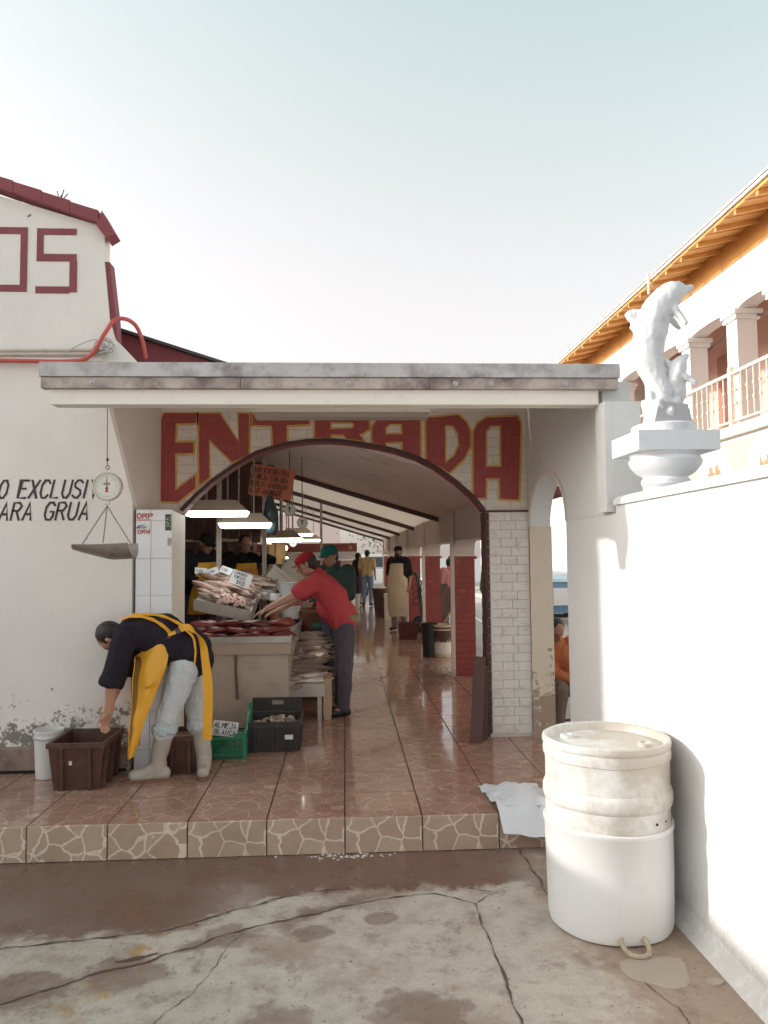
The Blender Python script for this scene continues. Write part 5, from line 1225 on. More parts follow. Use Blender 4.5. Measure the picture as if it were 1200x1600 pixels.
def person(name, label, J, shirt, pants, shoes, skin=None, sleeve=.3, hair=True, cap=None, voxel=.014, g=1., belly=0., group=None, hands=True, wr=.008, palm=None, curl=.5, pants_to=.96, extra_shirt=None, under=True):
    base = V(((J['anL'].x+J['anR'].x)/2, (J['anL'].y+J['anR'].y)/2, min(J['toL'].z, J['toR'].z)-.035))
    t = thing(name, label, 'person', base, group); skin = skin or M['skin']
    f, tp, s = frame(J)
    mb = MB(); head_prims(mb, J); torso(mb, J, g*.92, -.008)
    for sd in 'LR':
        arm(mb, J, sd, 1, 0); leg(mb, J, sd, .9, 0); mb.cone(J['an'+sd], .036, J['to'+sd], .026)
        if hands: hand(mb, J['wr'+sd], J['hd'+sd], 1 if sd == 'L' else -1, palm or (V((J['hipL' if sd == 'R' else 'hipR']))-V(J['hip'+sd])), curl)
        else: mb.cone(J['wr'+sd], .028, J['hd'+sd], .03)
    blob('body', mb, skin, t, min(voxel, .0075) if hands else voxel, 3 if hands else 4)
    mb = MB(); torso(mb, J, g, .014)
    for sd in 'LR': arm(mb, J, sd, 1.02, .016, 0, sleeve)
    if belly: mb.ell(V(J['pelvis']).lerp(V(J['chest']), .35)+V(J['face']).normalized()*.0+f*belly, (.14*g,.13*g,.15*g))
    if extra_shirt: extra_shirt(mb)
    blob('shirt', mb, shirt, t, voxel, 5, wr, 9, seed=len(label))
    mb = MB(); ls = (V(J['hipL'])-V(J['hipR'])).normalized()
    mb.cone(V(J['pelvis'])+ls*.06, .104*g+.004, V(J['pelvis'])-ls*.06, .104*g+.004)
    for sd in 'LR': leg(mb, J, sd, 1., .016, pants_to)
    blob('trousers', mb, pants, t, voxel, 5, wr, 9, seed=len(label)+3)
    for sd in 'LR':
        mb = MB(); a, b = V(J['an'+sd]), V(J['to'+sd]); d = (b-a); d.z = 0; d.normalize(); z = b.z
        mb.cone(V((a.x,a.y,z+.02))-d*.035, .042, V((b.x,b.y,z+.008)), .036); mb.cone(a, .046, V((a.x,a.y,z+.02)), .046)
        mb.box((-.001,-.001,0),(.001,.001,.001), Matrix.Translation(b)); blob('shoe', mb, shoes, t, .010, 3)
    h = V(J['head']); R3 = Matrix((s, f, tp)).transposed()
    if hair:
        mb = MB(); mb.ell(h+tp*.028-f*.020, (.083,.092,.096), R3, 16, 10); mb.ell(h-f*.050-tp*.02, (.068,.055,.07), R3)
        blob('hair', mb, M['hair'], t, .008, 2, .004, 60)
    if cap:
        mb = MB(); mb.ell(h+tp*.056-f*.006, (.088,.104,.068), R3, 18, 10)
        mb.ell(h+tp*.060+f*.03, (.078,.075,.055), R3)
        blob('cap', mb, cap, t, .007, 3)
        mb = MB(); g_ = []
        for i in range(9):
            a = (i/8-.5)*1.9; g_.append([h+tp*(.042-.010*abs(a)**2-r_*.10)+f*(.085*math.cos(a)+r_*math.cos(a*.55))+s*math.sin(a)*.082 for r_ in (0,.025,.05,.072)])
        mb.sheet(g_, .004); q = mb.build('cap_brim', cap, t, smooth=True)
    for q in (-1, 1):
        part('eye', lambda m: m.ell(h+f*.0835+tp*.008+s*q*.031, (.009,.009,.007), n=8, m=6), M['hair'], t, True)
    return t
def ribbon(m, pts, w, side, th=.004, n=5):
    """cloth strip: smooth centre path, widths, side vector(s)"""
    P = smooth_path(pts, n); k = len(P); ws = []
    for i in range(k):
        u = i/n; a = min(int(u), len(w)-1); b = min(a+1, len(w)-1); ws.append(w[a]+(w[b]-w[a])*(u-a))
    sd = [V(q).normalized() for q in side] if isinstance(side[0], (tuple, list, V)) else None
    g = []
    for i in range(k):
        if sd: u = i/n; a = min(int(u), len(sd)-1); b = min(a+1, len(sd)-1); q = sd[a].lerp(sd[b], u-a).normalized()
        else: q = V(side).normalized()
        g.append([P[i]+q*ws[i]*(j/4-.5) + V((0,0,.002*math.sin(i*1.3+j))) for j in range(5)])
    m.sheet(g, th)

M['navy'] = cloth('navy_sweater', (.022,.017,.026)); M['pale_jeans'] = cloth('pale_jeans', (.58,.60,.62), .2); M['rubber'] = pm('grey_rubber', (.42,.37,.32), .5, .12, 6, .08, 30, (.30,.22,.17), .4, 9)
M['apron_yellow'] = pm('yellow_apron', (.74,.36,.025), .45, .10, 5, .2, 14, bd=.008); M['sole'] = pm('boot_sole', (.20,.09,.06), .7)
# --- man bending over the brown crate, seen from his left side
B = dict(pelvis=(-1.110,5.555,1.12), chest=(-1.385,5.54,1.225), neck=(-1.565,5.55,1.255), head=(-1.665,5.545,1.215),
  shL=(-1.525,5.385,1.235), elL=(-1.605,5.34,.930), wrL=(-1.635,5.385,.715), hdL=(-1.665,5.40,.645),
  shR=(-1.535,5.69,1.225), elR=(-1.62,5.705,.95), wrR=(-1.70,5.62,.74), hdR=(-1.725,5.59,.67),
  hipL=(-1.140,5.475,1.005), knL=(-1.255,5.465,.665), anL=(-1.325,5.505,.30), toL=(-1.475,5.475,.245),
  hipR=(-1.110,5.635,1.005), knR=(-1.085,5.665,.650), anR=(-1.035,5.665,.29), toR=(-1.010,5.575,.245), face=(-.25,.18,-.95), top=(-.95,0,.25))
B = {a: V(b) for a, b in B.items()}
def bulk(mb):
    mb.cone((-1.36,5.55,1.20), .150, (-1.16,5.555,1.14), .150); mb.cone((-1.50,5.545,1.25), .12, (-1.30,5.55,1.235), .142); mb.cone((-1.16,5.555,1.12), .145, (-1.09,5.555,1.06), .14)
    for sh, el in (('shL','elL'),('shR','elR')):
        a, b = B[sh], B[el]; mb.cone(a, .080, a.lerp(b,.5), .078); mb.tube([a.lerp(b,.4), a.lerp(b,.75), a.lerp(b,1.0)], [.080,.076,.074], 16); mb.tube([a.lerp(b,.96), a.lerp(b,1.10)], [.081,.080], 16)
bm_ = person('person', 'person in navy sweater and yellow apron bending over the brown crate', B, M['navy'], M['pale_jeans'], M['rubber'], skin=M['skin2'], sleeve=.36, voxel=.010, wr=.013, palm=(-.2,0,-1), curl=.8, pants_to=.30, extra_shirt=bulk)
# rubber boots over the shoes
for ch in list(bm_.children):
    if ch.name.startswith('shoe'): bpy.data.objects.remove(ch)
for sd, tw in (('L', (-.155,-.03,0)), ('R', (.02,-.15,0))):
    a = B['an'+sd]; kn = B['kn'+sd]; top = kn.lerp(a, .30); fz = .2115; d = V(tw)
    mb = MB(); mb.cone(top, .068, a+V((0,0,.06)), .056); mb.cone(a+V((0,0,.06)), .056, V((a.x,a.y,fz+.055)), .052)
    mb.cone(V((a.x,a.y,fz+.05))-d*.25, .048, V((a.x,a.y,fz+.045))+d, .043); mb.cone(V((a.x,a.y,fz+.10)), .055, V((a.x,a.y,fz+.06))+d*.5, .045)
    bt = blob('boot', mb, M['rubber'], bm_, .009, 4, .003, 14)
    for v in bt.data.vertices: v.co.z = max(v.co.z, fz+.008-bm_.location.z)
    mb = MB(); o_ = V((0,0,0)); dn = d.normalized(); sn = V((-dn.y, dn.x, 0)); ring0 = []; ring1 = []
    for k in range(20):
        t_ = 2*math.pi*k/20; L = (d.length*.5+.095)*math.cos(t_); wd = .050*math.sin(t_)
        p = V((a.x,a.y,fz))+d*.40+dn*L+sn*wd; ring0.append(p); ring1.append(p+V((0,0,.020)))
    mb.rings([ring0, ring1]); mb.build('sole', M['sole'], bt, off=bm_.location)
    # ragged rolled cuff above the boot
    mb = MB(); c = kn.lerp(a, .28)
    for k in range(18):
        t_ = 2*math.pi*k/18; mb.cone(c+V((.076*math.cos(t_),.076*math.sin(t_),.03)), .016, c+V((.078*math.cos(t_),.078*math.sin(t_),-.006-.014*(k % 3)/2)), .010, 6)
    blob('trouser_cuff', mb, cloth('teal_cuff', (.47,.55,.58), .2) if sd == 'L' else M['pale_jeans'], bm_, .008, 2, .006, 30)
ap = bpy.data.objects.new('apron', None); COL.objects.link(ap); ap.parent = bm_
def ap_part(name, fn):
    mb = MB(); fn(mb); return mb.build(name, M['apron_yellow'], ap, smooth=True, off=bm_.location)
def bib(m):   # sheet hanging from chest and waist down in front of the legs
    rows = [  # (front edge, back edge) of the hanging panel, near the viewer side
        ((-1.475,5.45,1.09),(-1.215,5.395,1.268)), ((-1.435,5.41,1.085),(-1.215,5.385,1.20)), ((-1.415,5.375,1.04),(-1.232,5.370,1.10)),
        ((-1.425,5.36,.96),(-1.25,5.355,1.00)), ((-1.43,5.35,.86),(-1.285,5.345,.90)), ((-1.44,5.345,.75),(-1.335,5.335,.77)), ((-1.46,5.345,.62),(-1.385,5.33,.64)), ((-1.475,5.345,.50),(-1.42,5.335,.51)), ((-1.490,5.35,.405),(-1.452,5.345,.42))]
    g = []
    for a, b in zip(smooth_path([r[0] for r in rows], 4), smooth_path([r[1] for r in rows], 4)):
        r_ = []
        for j in range(11):
            u = j/10; p = V(a).lerp(V(b), u); bulge = math.sin(u*math.pi)
            p.y -= .045*bulge*(1 if p.z > .9 else .5); p += noise.noise_vector(p*9)*.010
            r_.append(p)
        g.append(r_)
    m.sheet(g, .005)
ap_part('bib', bib)
def bib_far(m):
    g = []
    for i in range(17):
        r_ = []
        for j in range(9):
            u, v = j/8, i/16; p = V((-1.46-.03*v-.02*math.sin(u*3), 5.36+.30*u, 1.085-.66*v)); p += noise.noise_vector(p*8)*.012; r_.append(p)
        g.append(r_)
    m.sheet(g, .005)
ap_part('bib', bib_far)
ap_part('back_panel', lambda m: ribbon(m, [(-1.175,5.44,1.285),(-1.095,5.42,1.285),(-1.010,5.405,1.20),(-.980,5.39,1.06),(-.962,5.385,.92),(-.958,5.385,.75),(-.962,5.385,.62),(-.962,5.388,.515)], [.04,.055,.065,.06,.068,.070,.066,.064], [(0,-.5,-1),(.2,-.6,-.8),(.8,-.6,-.2),(1,-.3,0),(1,-.2,0),(1,-.2,0),(1,-.2,0),(1,-.2,0)]))
ap_part('strap', lambda m: ribbon(m, [(-1.585,5.47,1.345),(-1.48,5.45,1.368),(-1.37,5.418,1.352),(-1.285,5.395,1.310),(-1.228,5.382,1.262)], [.022,.026,.028,.032,.04], (0,-.75,-.5)))
ap_part('strap', lambda m: ribbon(m, [(-1.52,5.50,1.375),(-1.42,5.49,1.378),(-1.30,5.475,1.365),(-1.20,5.455,1.325),(-1.13,5.43,1.285)], [.020,.022,.024,.026,.04], (0,-.75,-.5)))
ap_part('waist_strap', lambda m: ribbon(m, [(-1.235,5.378,1.235),(-1.19,5.385,1.258),(-1.14,5.40,1.275),(-1.105,5.42,1.285)], [.03,.028,.028,.03], (0,-.4,-1)))
part_b = MB(); part_b.box((-.016,-.006,-.018),(.016,.006,.018), Matrix.Translation((-1.168,5.380,1.268)) @ Matrix.Rotation(R(-20),4,'Y')); part_b.build('buckle', M['iron'], ap, off=bm_.location)
ap_part('tie', lambda m: ribbon(m, [(-1.12,5.405,1.27),(-1.065,5.395,1.22),(-1.048,5.39,1.12),(-1.055,5.39,1.03)], [.02,.016,.014,.012], (1,-.2,.2)))

# --- man in red shirt reaching over the counter
RM = dict(pelvis=(-.015,7.55,1.13), chest=(-.165,7.52,1.42), neck=(-.285,7.52,1.60), head=(-.375,7.50,1.70),
  shL=(-.265,7.36,1.535), elL=(-.50,7.27,1.405), wrL=(-.74,7.22,1.285), hdL=(-.82,7.21,1.245),
  shR=(-.27,7.68,1.53), elR=(-.46,7.72,1.36), wrR=(-.66,7.66,1.25), hdR=(-.74,7.64,1.22),
  hipL=(-.005,7.46,1.10), knL=(-.005,7.45,.68), anL=(-.02,7.47,.295), toL=(-.165,7.43,.245),
  hipR=(-.015,7.65,1.10), knR=(-.03,7.65,.68), anR=(-.045,7.66,.295), toR=(-.19,7.63,.245), face=(-.90,-.02,-.42), top=(-.42,0,.90))
RM = {a: V(b) for a, b in RM.items()}
M['red_shirt'] = cloth('red_shirt', (.58,.080,.090)); M['dark_jeans'] = cloth('dark_jeans', (.115,.10,.125)); M['shoe_black'] = pm('black_shoe', (.018,.014,.015), .5)
M['cap_red'] = cloth('red_cap', (.36,.022,.026)); M['cap_teal'] = cloth('teal_cap', (.012,.13,.105))
def rbulk(mb):
    mb.cone((-.135,7.52,1.30), .155, (-.04,7.54,1.20), .150); mb.cone((-.22,7.52,1.48), .13, (-.12,7.53,1.36), .15)
    a, b = RM['shL'], RM['elL']; mb.cone(a, .085, a.lerp(b,.72), .085); a, b = RM['shR'], RM['elR']; mb.cone(a, .085, a.lerp(b,.7), .082)
person('person', 'person in red shirt and red cap reaching over the fish counter', RM, M['red_shirt'], M['dark_jeans'], M['shoe_black'], skin=M['skin2'], sleeve=.36, cap=M['cap_red'], voxel=.011, g=1.05, wr=.013, palm=(0,0,-1), curl=.3, extra_shirt=rbulk)

rm_ = [o for o in bpy.data.objects if o.get('label', '').startswith('person in red shirt')][0]
def collar(m):
    c = V((-.268,7.52,1.585)); ax = V((-.55,0,.83)).normalized(); u = ax.orthogonal().normalized(); w = ax.cross(u)
    m.tube([c+(u*math.cos(t*.393)+w*math.sin(t*.393))*.082+ax*.01*math.sin(t*.8) for t in range(17)], .019, 8, cap=False)
part('collar', collar, M['red_shirt'], rm_, True)
def belt(m):
    c = V((-.01,7.55,1.175)); m.rings([[c+V((.150*math.cos(t*.2618)*k, .178*math.sin(t*.2618)*k, dz)) for t in range(24)] for k, dz in ((.98,-.045),(1.04,-.04),(1.05,.02),(.98,.03))])
part('undershirt_hem', belt, cloth('khaki_hem', (.30,.25,.16)), rm_, True)
# --- generic standing people
def std(name, label, loc, rz, shirt, pants, over=None, k=1., cap=None, hair=True, sleeve=.3, **kw):
    J = dict(STAND); 
    if over: J.update(over)
    J = place(J, loc, rz, k)
    return person(name, label, J, shirt, pants, M['shoe_black'], hair=hair, cap=cap, sleeve=sleeve, voxel=kw.pop('voxel', .016), hands=kw.pop('hands', False), **kw)
M['green_jacket'] = cloth('dark_green_jacket', (.045,.075,.065)); M['black_shirt'] = cloth('black_shirt', (.022,.018,.022)); M['tan_shirt'] = cloth('yellow_shirt', (.55,.42,.20))
M['blue_jeans'] = cloth('blue_jeans', (.20,.26,.36)); M['grey_shirt'] = cloth('grey_shirt', (.30,.28,.26)); M['pink_shirt'] = cloth('pink_shirt', (.50,.20,.19)); M['orange_shirt'] = cloth('orange_shirt', (.60,.20,.09))
M['beige'] = cloth('cream_apron', (.70,.58,.42)); M['brown_trousers'] = cloth('brown_trousers', (.22,.15,.12))
std('person', 'person in teal cap and dark green jacket behind the person in red', (-.10,8.45,.21), R(-40), M['green_jacket'], M['dark_jeans'], k=1.0, cap=M['cap_teal'], sleeve=.95,
    over=dict(elL=(.25,-.06,1.14), wrL=(.12,-.26,1.05), hdL=(.08,-.33,1.05), elR=(-.25,-.06,1.14), wrR=(-.10,-.26,1.05), hdR=(-.06,-.33,1.05), chest=(0,-.03,1.27), neck=(0,-.05,1.45), head=(0,-.10,1.57), face=(0,-1,-.3)))
std('person', 'person in yellow shirt and blue jeans with back turned, far down the passage', (.70,23.7,.21), R(165), M['tan_shirt'], M['blue_jeans'], k=1.03, sleeve=.4)
std('person', 'person in dark clothes just left of the one in the yellow shirt', (.42,24.4,.21), R(120), M['black_shirt'], M['dark_jeans'], k=.98, sleeve=.9)
ap_man = std('person', 'person in long cream apron and dark cap beside the arcade columns', (1.13,15.9,.21), R(-25), M['black_shirt'], M['grey_shirt'], k=1.04, cap=M['black_shirt'], sleeve=.45, g=1.12, voxel=.018)
def big_apron(m):
    g = []
    for i in range(15):
        v = i/14; r_ = []
        for j in range(13):
            a = (j/12-.5)*(2.4 if v > .25 else 1.5); r = .215+.035*math.sin(v*3); q = V((math.sin(a)*r, -math.cos(a)*r*.85-.01, 1.40-1.10*v)); q += noise.noise_vector(q*5)*.02
            r_.append(Matrix.Translation((1.13,15.9,.21)) @ Matrix.Rotation(R(-25),4,'Z') @ q)
        g.append(r_)
    m.sheet(g, .006)
part('apron', big_apron, M['beige'], ap_man, True)
def beard(m):
    h = Matrix.Translation((1.13,15.9,.21)) @ Matrix.Rotation(R(-25),4,'Z') @ Matrix.Scale(1.04,4) @ V((0,-.07,1.515)); m.ell(h, (.06,.05,.06))
part('beard', beard, M['hair'], ap_man, True)
std('person', 'person in grey jacket standing in the road behind the nearest column', (2.72,14.2,.0), R(100), M['grey_shirt'], M['dark_jeans'], k=1.02, sleeve=.9)
std('person', 'person in pink shirt standing in the road beyond the wheelbarrow', (2.55,18.4,.0), R(200), M['pink_shirt'], M['brown_trousers'], k=1.0, sleeve=.9)
# stall workers behind the fish
w1 = std('person', 'stall worker in dark hooded top leaning over the fish display on the left', (-1.72,9.1,.34), R(35), M['black_shirt'], M['dark_jeans'], k=1.04, sleeve=.9, cap=M['black_shirt'], hands=True, voxel=.014,
    over=dict(elL=(.24,-.14,1.14), wrL=(.14,-.36,1.12), hdL=(.11,-.44,1.10), elR=(-.26,-.12,1.16), wrR=(-.16,-.34,1.12), hdR=(-.13,-.42,1.10), chest=(0,-.06,1.26), neck=(0,-.12,1.43), head=(0,-.19,1.54), face=(0,-1,-.5)))
w2 = std('person', 'stall worker in grey sleeves and yellow apron raising an arm', (-1.30,9.75,.32), R(20), M['black_shirt'], M['dark_jeans'], k=1.04, sleeve=.9, hands=True, voxel=.014,
    over=dict(elL=(.33,-.12,1.36), wrL=(.13,-.26,1.44), hdL=(.06,-.26,1.47), elR=(-.28,-.10,1.18), wrR=(-.12,-.30,1.20), hdR=(-.06,-.36,1.22), chest=(0,-.05,1.26), neck=(0,-.08,1.44), head=(0,-.13,1.555), face=(0,-1,-.2)))
def wap(o, loc, rz, z0=.75, z1=1.33):
    def fn(m):
        g = []
        for i in range(11):
            v = i/10; r_ = []
            for j in range(11):
                a = (j/10-.5)*(1.3+1.1*v); q = V((math.sin(a)*.20, -math.cos(a)*.185-.06*(1-v)-.02, z1+(z0-z1)*v)); q += noise.noise_vector(q*6)*.012
                r_.append(Matrix.Translation(loc) @ Matrix.Rotation(rz,4,'Z') @ Matrix.Scale(1.04,4) @ q)
            g.append(r_)
        m.sheet(g, .005)
    part('apron', fn, M['apron_yellow'], o, True)
wap(w1, (-1.72,9.1,.34), R(35)); wap(w2, (-1.30,9.75,.32), R(20))
mb = MB(); mb.box((-2.3,8.75,.2), (-1.07,10.4,.305)); tag(mb.build('duckboard', M['plank'], loc=(-1.7,9.5,.2)), 'low wooden duckboard under the stall workers', 'platform', None, 'thing')
# seated person in orange beyond the side arch
SO = dict(pelvis=(2.22,7.70,.50), chest=(2.16,7.62,.78), neck=(2.12,7.58,.93), head=(2.10,7.50,1.02), shL=(1.99,7.68,.88), elL=(2.04,7.55,.62), wrL=(2.22,7.42,.54), hdL=(2.30,7.38,.52),
  shR=(2.30,7.56,.88), elR=(2.40,7.45,.64), wrR=(2.34,7.34,.55), hdR=(2.32,7.30,.52), hipL=(2.12,7.72,.46), knL=(2.10,7.34,.46), anL=(2.06,7.36,.09), toL=(2.05,7.22,.04),
  hipR=(2.31,7.70,.46), knR=(2.45,7.36,.46), anR=(2.46,7.38,.09), toR=(2.50,7.24,.04), face=(.2,-.8,-.6), top=(.1,-.5,.85))
person('person', 'seated person in orange top glimpsed through the side arch', {a: V(b) for a, b in SO.items()}, M['orange_shirt'], M['brown_trousers'], M['shoe_black'], sleeve=.95, voxel=.014, hands=True, palm=(0,0,-1))
st = thing('stool', 'small wooden stool under the person in orange', 'stool', (2.22,7.72,0))
part('seat', lambda m: m.box((2.02,7.52,.355),(2.42,7.92,.385)), M['plank'], st)
for x in (2.05,2.39):
    for y in (7.55,7.89): part('leg', lambda m: m.tube([(x,y,0),(x*.98+.044,y*.99+.077,.354)], .018, 8), M['plank'], st)
part('stretcher', lambda m: m.tube([(2.06,7.56,.12),(2.38,7.56,.12)], .012, 6), M['plank'], st)

# ------------------------------------------------------------------ fish stall
CT = 1.045
ctr = thing('fish_counter', 'steel fronted fish counter inside the entrance arch', 'counter', (-.97, 7.9, .21))
M['counter_tan'] = pm('counter_front', (.50,.42,.34), .45, .12, 3, .08, 30, (.30,.21,.16), .5, 5)
part('front_panel', lambda m: m.box((-1.42, 6.955, .205), (-.525, 9.2, .90)), M['counter_tan'], ctr)
part('apron_band', lambda m: m.box((-1.44, 6.92, .902), (-.498, 9.24, 1.012)), pm('counter_band', (.46,.36,.28), .45, .15, 4, .1, 30, (.25,.17,.13), .4, 6), ctr)
part('tray_floor', lambda m: m.box((-1.45, 6.91, 1.014), (-.49, 9.25, 1.022)), M['steel'], ctr)
part('tray_rim', lambda m: (m.box((-1.455, 6.90, 1.006), (-.485, 6.918, 1.062)), m.box((-.50, 6.919, 1.006), (-.485, 9.25, 1.07))), M['steel'], ctr)
part('drain_pipe', lambda m: m.tube(smooth_path([(-.985,6.93,.90),(-.985,6.925,.75),(-.975,6.93,.60),(-.97,6.935,.50)]), .011, 8), pm('rust_pipe', (.16,.075,.055), .6, .2, 12), ctr, True)
# smoked marlin slabs
M['marlin'] = [pm('smoked_fish_%d' % k, c, .38, .35, 12, .3, 30, (.10,.02,.015), .5, 14, coat=.15) for k, c in enumerate(((.17,.028,.022),(.24,.050,.036),(.11,.022,.018)))]
mm = []
for k in range(4):
    mb = MB(); mb.ell((0,0,0), (.135,.058,.034), n=14, m=8)
    for i, v in enumerate(mb.v): v.z = max(v.z, -.022)*(1-.25*(v.x/.135)); v.y *= 1-.3*max(0, v.x/.135)
    mb.noise(.022, 13, k*3.3).noise(.007, 40, k); mm.append([mb.mesh('smoked_fish', m_, smooth=True) for m_ in M['marlin']])
rn = random.Random(17); cnt = 0
POSN = ('at the left end', 'left of the middle', 'in the middle', 'right of the middle', 'at the right end')
for layer, (z, y, xs_) in enumerate(((1.055,6.985,(-1.32,-1.13,-.94,-.76,-.60)),(1.108,7.02,(-1.36,-1.19,-1.0,-.81,-.63)),(1.165,7.06,(-1.28,-1.06,-.83,-.62)),(1.06,7.13,(-1.25,-1.0,-.75,-.58)),(1.13,7.18,(-1.2,-.95,-.66)))):
    for i, x in enumerate(xs_):
        o = inst('smoked_fish', rn.choice(mm)[rn.choice((0,0,1,2))], None, (x+rn.uniform(-.012,.012), y+rn.uniform(-.01,.01), z+rn.uniform(-.004,.006)), (rn.uniform(-.3,.3), rn.uniform(-.12,.12), rn.uniform(-.3,.3)+(math.pi if rn.random() < .4 else 0)))
        row = ('bottom front', 'middle front', 'top front', 'bottom back', 'top back')[layer]
        tag(o, 'smoked fish slab %s of the %s layer' % (POSN[i] if len(xs_) == 5 else ('at the left end','left of the middle','right of the middle','at the right end')[i], row), 'smoked fish', 'smoked fish slabs on the counter', 'thing')
o = inst('fish_slab', mm[1][1], None, (-.545,7.28,1.15), (.2,.1,1.3), (1,1,1.3)); tag(o, 'pale skinned fish slab at the right edge of the counter', 'smoked fish', 'smoked fish slabs on the counter', 'thing')
# raised tilted trays with fish
M['fillet'] = [pm('fillet_%d' % k, c, .35, .3, 14, .25, 30, spec=.6) for k, c in enumerate(((.50,.37,.30),(.30,.19,.15),(.62,.42,.36)))]
def fishmesh(L, w, h, seed, m_, name='fish'):
    mb = MB(); rings = []
    for i in range(11):
        t = i/10; s_ = math.sin(math.pi*min(1, t*1.12+.03))**.7 if t < .86 else .28
        if i == 0: s_ = .12
        hh = h*s_*(1.0 if t < .86 else 1.0); ww = w*s_*(1 if t < .84 else .3)
        if i == 9: hh = h*.5; ww = w*.1
        if i == 10: hh = h*.95; ww = w*.06
        rings.append([V((L*(t-.5), ww*math.cos(a*.785), hh*math.sin(a*.785))) for a in range(8)])
    mb.rings(rings).noise(.004, 20, seed); return mb.mesh(name, m_, smooth=True)
def m_fish():
    s = S('silver_fish'); o = s.obj(); x, y, z = s.sep(o); f = s.ss(z, -.012, .018); n = s.noise(o, 30, 4, .6)
    c = s.mix(f, (.82,.75,.68), (.34,.27,.23)); c = s.mix(s.m('MULTIPLY', n, .4), c, (.45,.30,.22))
    return s.fin(c, .28, s.bump(n, .15, .003), spec=.7, metal=.15)
M['fish'] = m_fish()
fm = [fishmesh(.30, .020, .034, k, M['fish']) for k in range(3)]
flm = [[fishmesh(.34, .026, .020, k+7, m_, 'fish_fillet') for k in range(2)] for m_ in M['fillet']]
def tray(name, label, x0, x1, y0, y1, z0, z1, dzx, m_):
    t = thing(name, label, 'tray', ((x0+x1)/2, y0, z0))
    Z = lambda x, y: z0+(z1-z0)*(y-y0)/(y1-y0)+dzx*(x-x0)
    part('base', lambda m: m.hexa([(x0,y0,Z(x0,y0)-.02),(x1,y0,Z(x1,y0)-.02),(x1,y1,Z(x1,y1)-.02),(x0,y1,Z(x0,y1)-.02),(x0,y0,Z(x0,y0)),(x1,y0,Z(x1,y0)),(x1,y1,Z(x1,y1)),(x0,y1,Z(x0,y1))]), m_, t)
    part('front_rim', lambda m: m.hexa([(x0,y0-.012,Z(x0,y0)-.07),(x1,y0-.012,Z(x1,y0)-.07),(x1,y0-.001,Z(x1,y0)-.07),(x0,y0-.001,Z(x0,y0)-.07),(x0,y0-.012,Z(x0,y0)+.04),(x1,y0-.012,Z(x1,y0)+.04),(x1,y0-.001,Z(x1,y0)+.04),(x0,y0-.001,Z(x0,y0)+.04)]), m_, t)
    part('side_rim', lambda m: m.hexa([(x1+.001,y0,Z(x1,y0)-.08),(x1+.012,y0,Z(x1,y0)-.08),(x1+.012,y1,Z(x1,y1)-.08),(x1+.001,y1,Z(x1,y1)-.08),(x1+.001,y0,Z(x1,y0)+.03),(x1+.012,y0,Z(x1,y0)+.03),(x1+.012,y1,Z(x1,y1)+.03),(x1+.001,y1,Z(x1,y1)+.03)]), m_, t)
    return Z
Z1 = tray('display_tray', 'tilted steel tray heaped with fish fillets at the left of the counter', -1.46, -.92, 7.42, 8.30, 1.34, 1.56, -.22, M['steel'])
Z2 = tray('display_tray', 'second tilted tray of fillets behind the counter toward the workers', -1.55, -.80, 8.42, 9.0, 1.46, 1.60, -.12, M['steel'])
rn = random.Random(23)
for k in range(46):
    x, y = rn.uniform(-1.42,-.98), rn.uniform(7.5,8.25)
    o = inst('fish_fillet', rn.choice(rn.choice(flm)), None, (x, y, Z1(x,y)+.02+.03*(k//23)+rn.uniform(0,.02)), (rn.uniform(-.6,.6), .22+rn.uniform(-.12,.12), R(-28)+rn.uniform(-.5,.5)), (rn.uniform(.55,1.1),rn.uniform(1,1.7),rn.uniform(1,1.8)))
    tag(o, 'long pale fish fillet heaped on the front tilted tray', 'fillet', 'fillets on the front tray', 'thing')
for k in range(30):
    x, y = rn.uniform(-1.5,-.86), rn.uniform(8.5,8.95)
    o = inst('fish_fillet', rn.choice(rn.choice(flm)), None, (x, y, Z2(x,y)+.02+.03*(k//15)+rn.uniform(0,.02)), (rn.uniform(-.6,.6), .15, R(-30)+rn.uniform(-.7,.7)), (rn.uniform(.6,1.0),1.1,1))
    tag(o, 'short fish fillet heaped on the rear tilted tray', 'fillet', 'fillets on the rear tray', 'thing')
# squid and prawns, pale pink
M['squid'] = pm('squid', (.68,.44,.38), .3, .15, 12, .2, 30, spec=.7)
for k, (x, y) in enumerate(((-1.22,7.60),(-1.14,7.52),(-1.08,7.56),(-1.18,7.48),(-1.02,7.50))):
    mb = MB(); z = Z1(x,y)+.09
    q = random.Random(k)
    for j in range(5):
        a = q.uniform(-1,1); p = V((x,y,z)); mb.tube(smooth_path([p, p+V((.03*math.cos(a*2),-.02,.02-.02*j*.3)), p+V((.05*math.sin(j),-.05,-.02)), p+V((.06*math.sin(j+1),-.06,-.05))]), .010, 6)
    mb.ell((x-.01,y+.02,z+.02), (.03,.05,.022), n=10, m=6)
    tag(mb.build('squid', M['squid'], loc=(x,y,z), smooth=True), 'pale pink squid %s on the front tray' % ('draped highest','second from the left','in the middle','nearest the viewer','at the right end')[k], 'squid', 'squid on the front tray', 'thing')
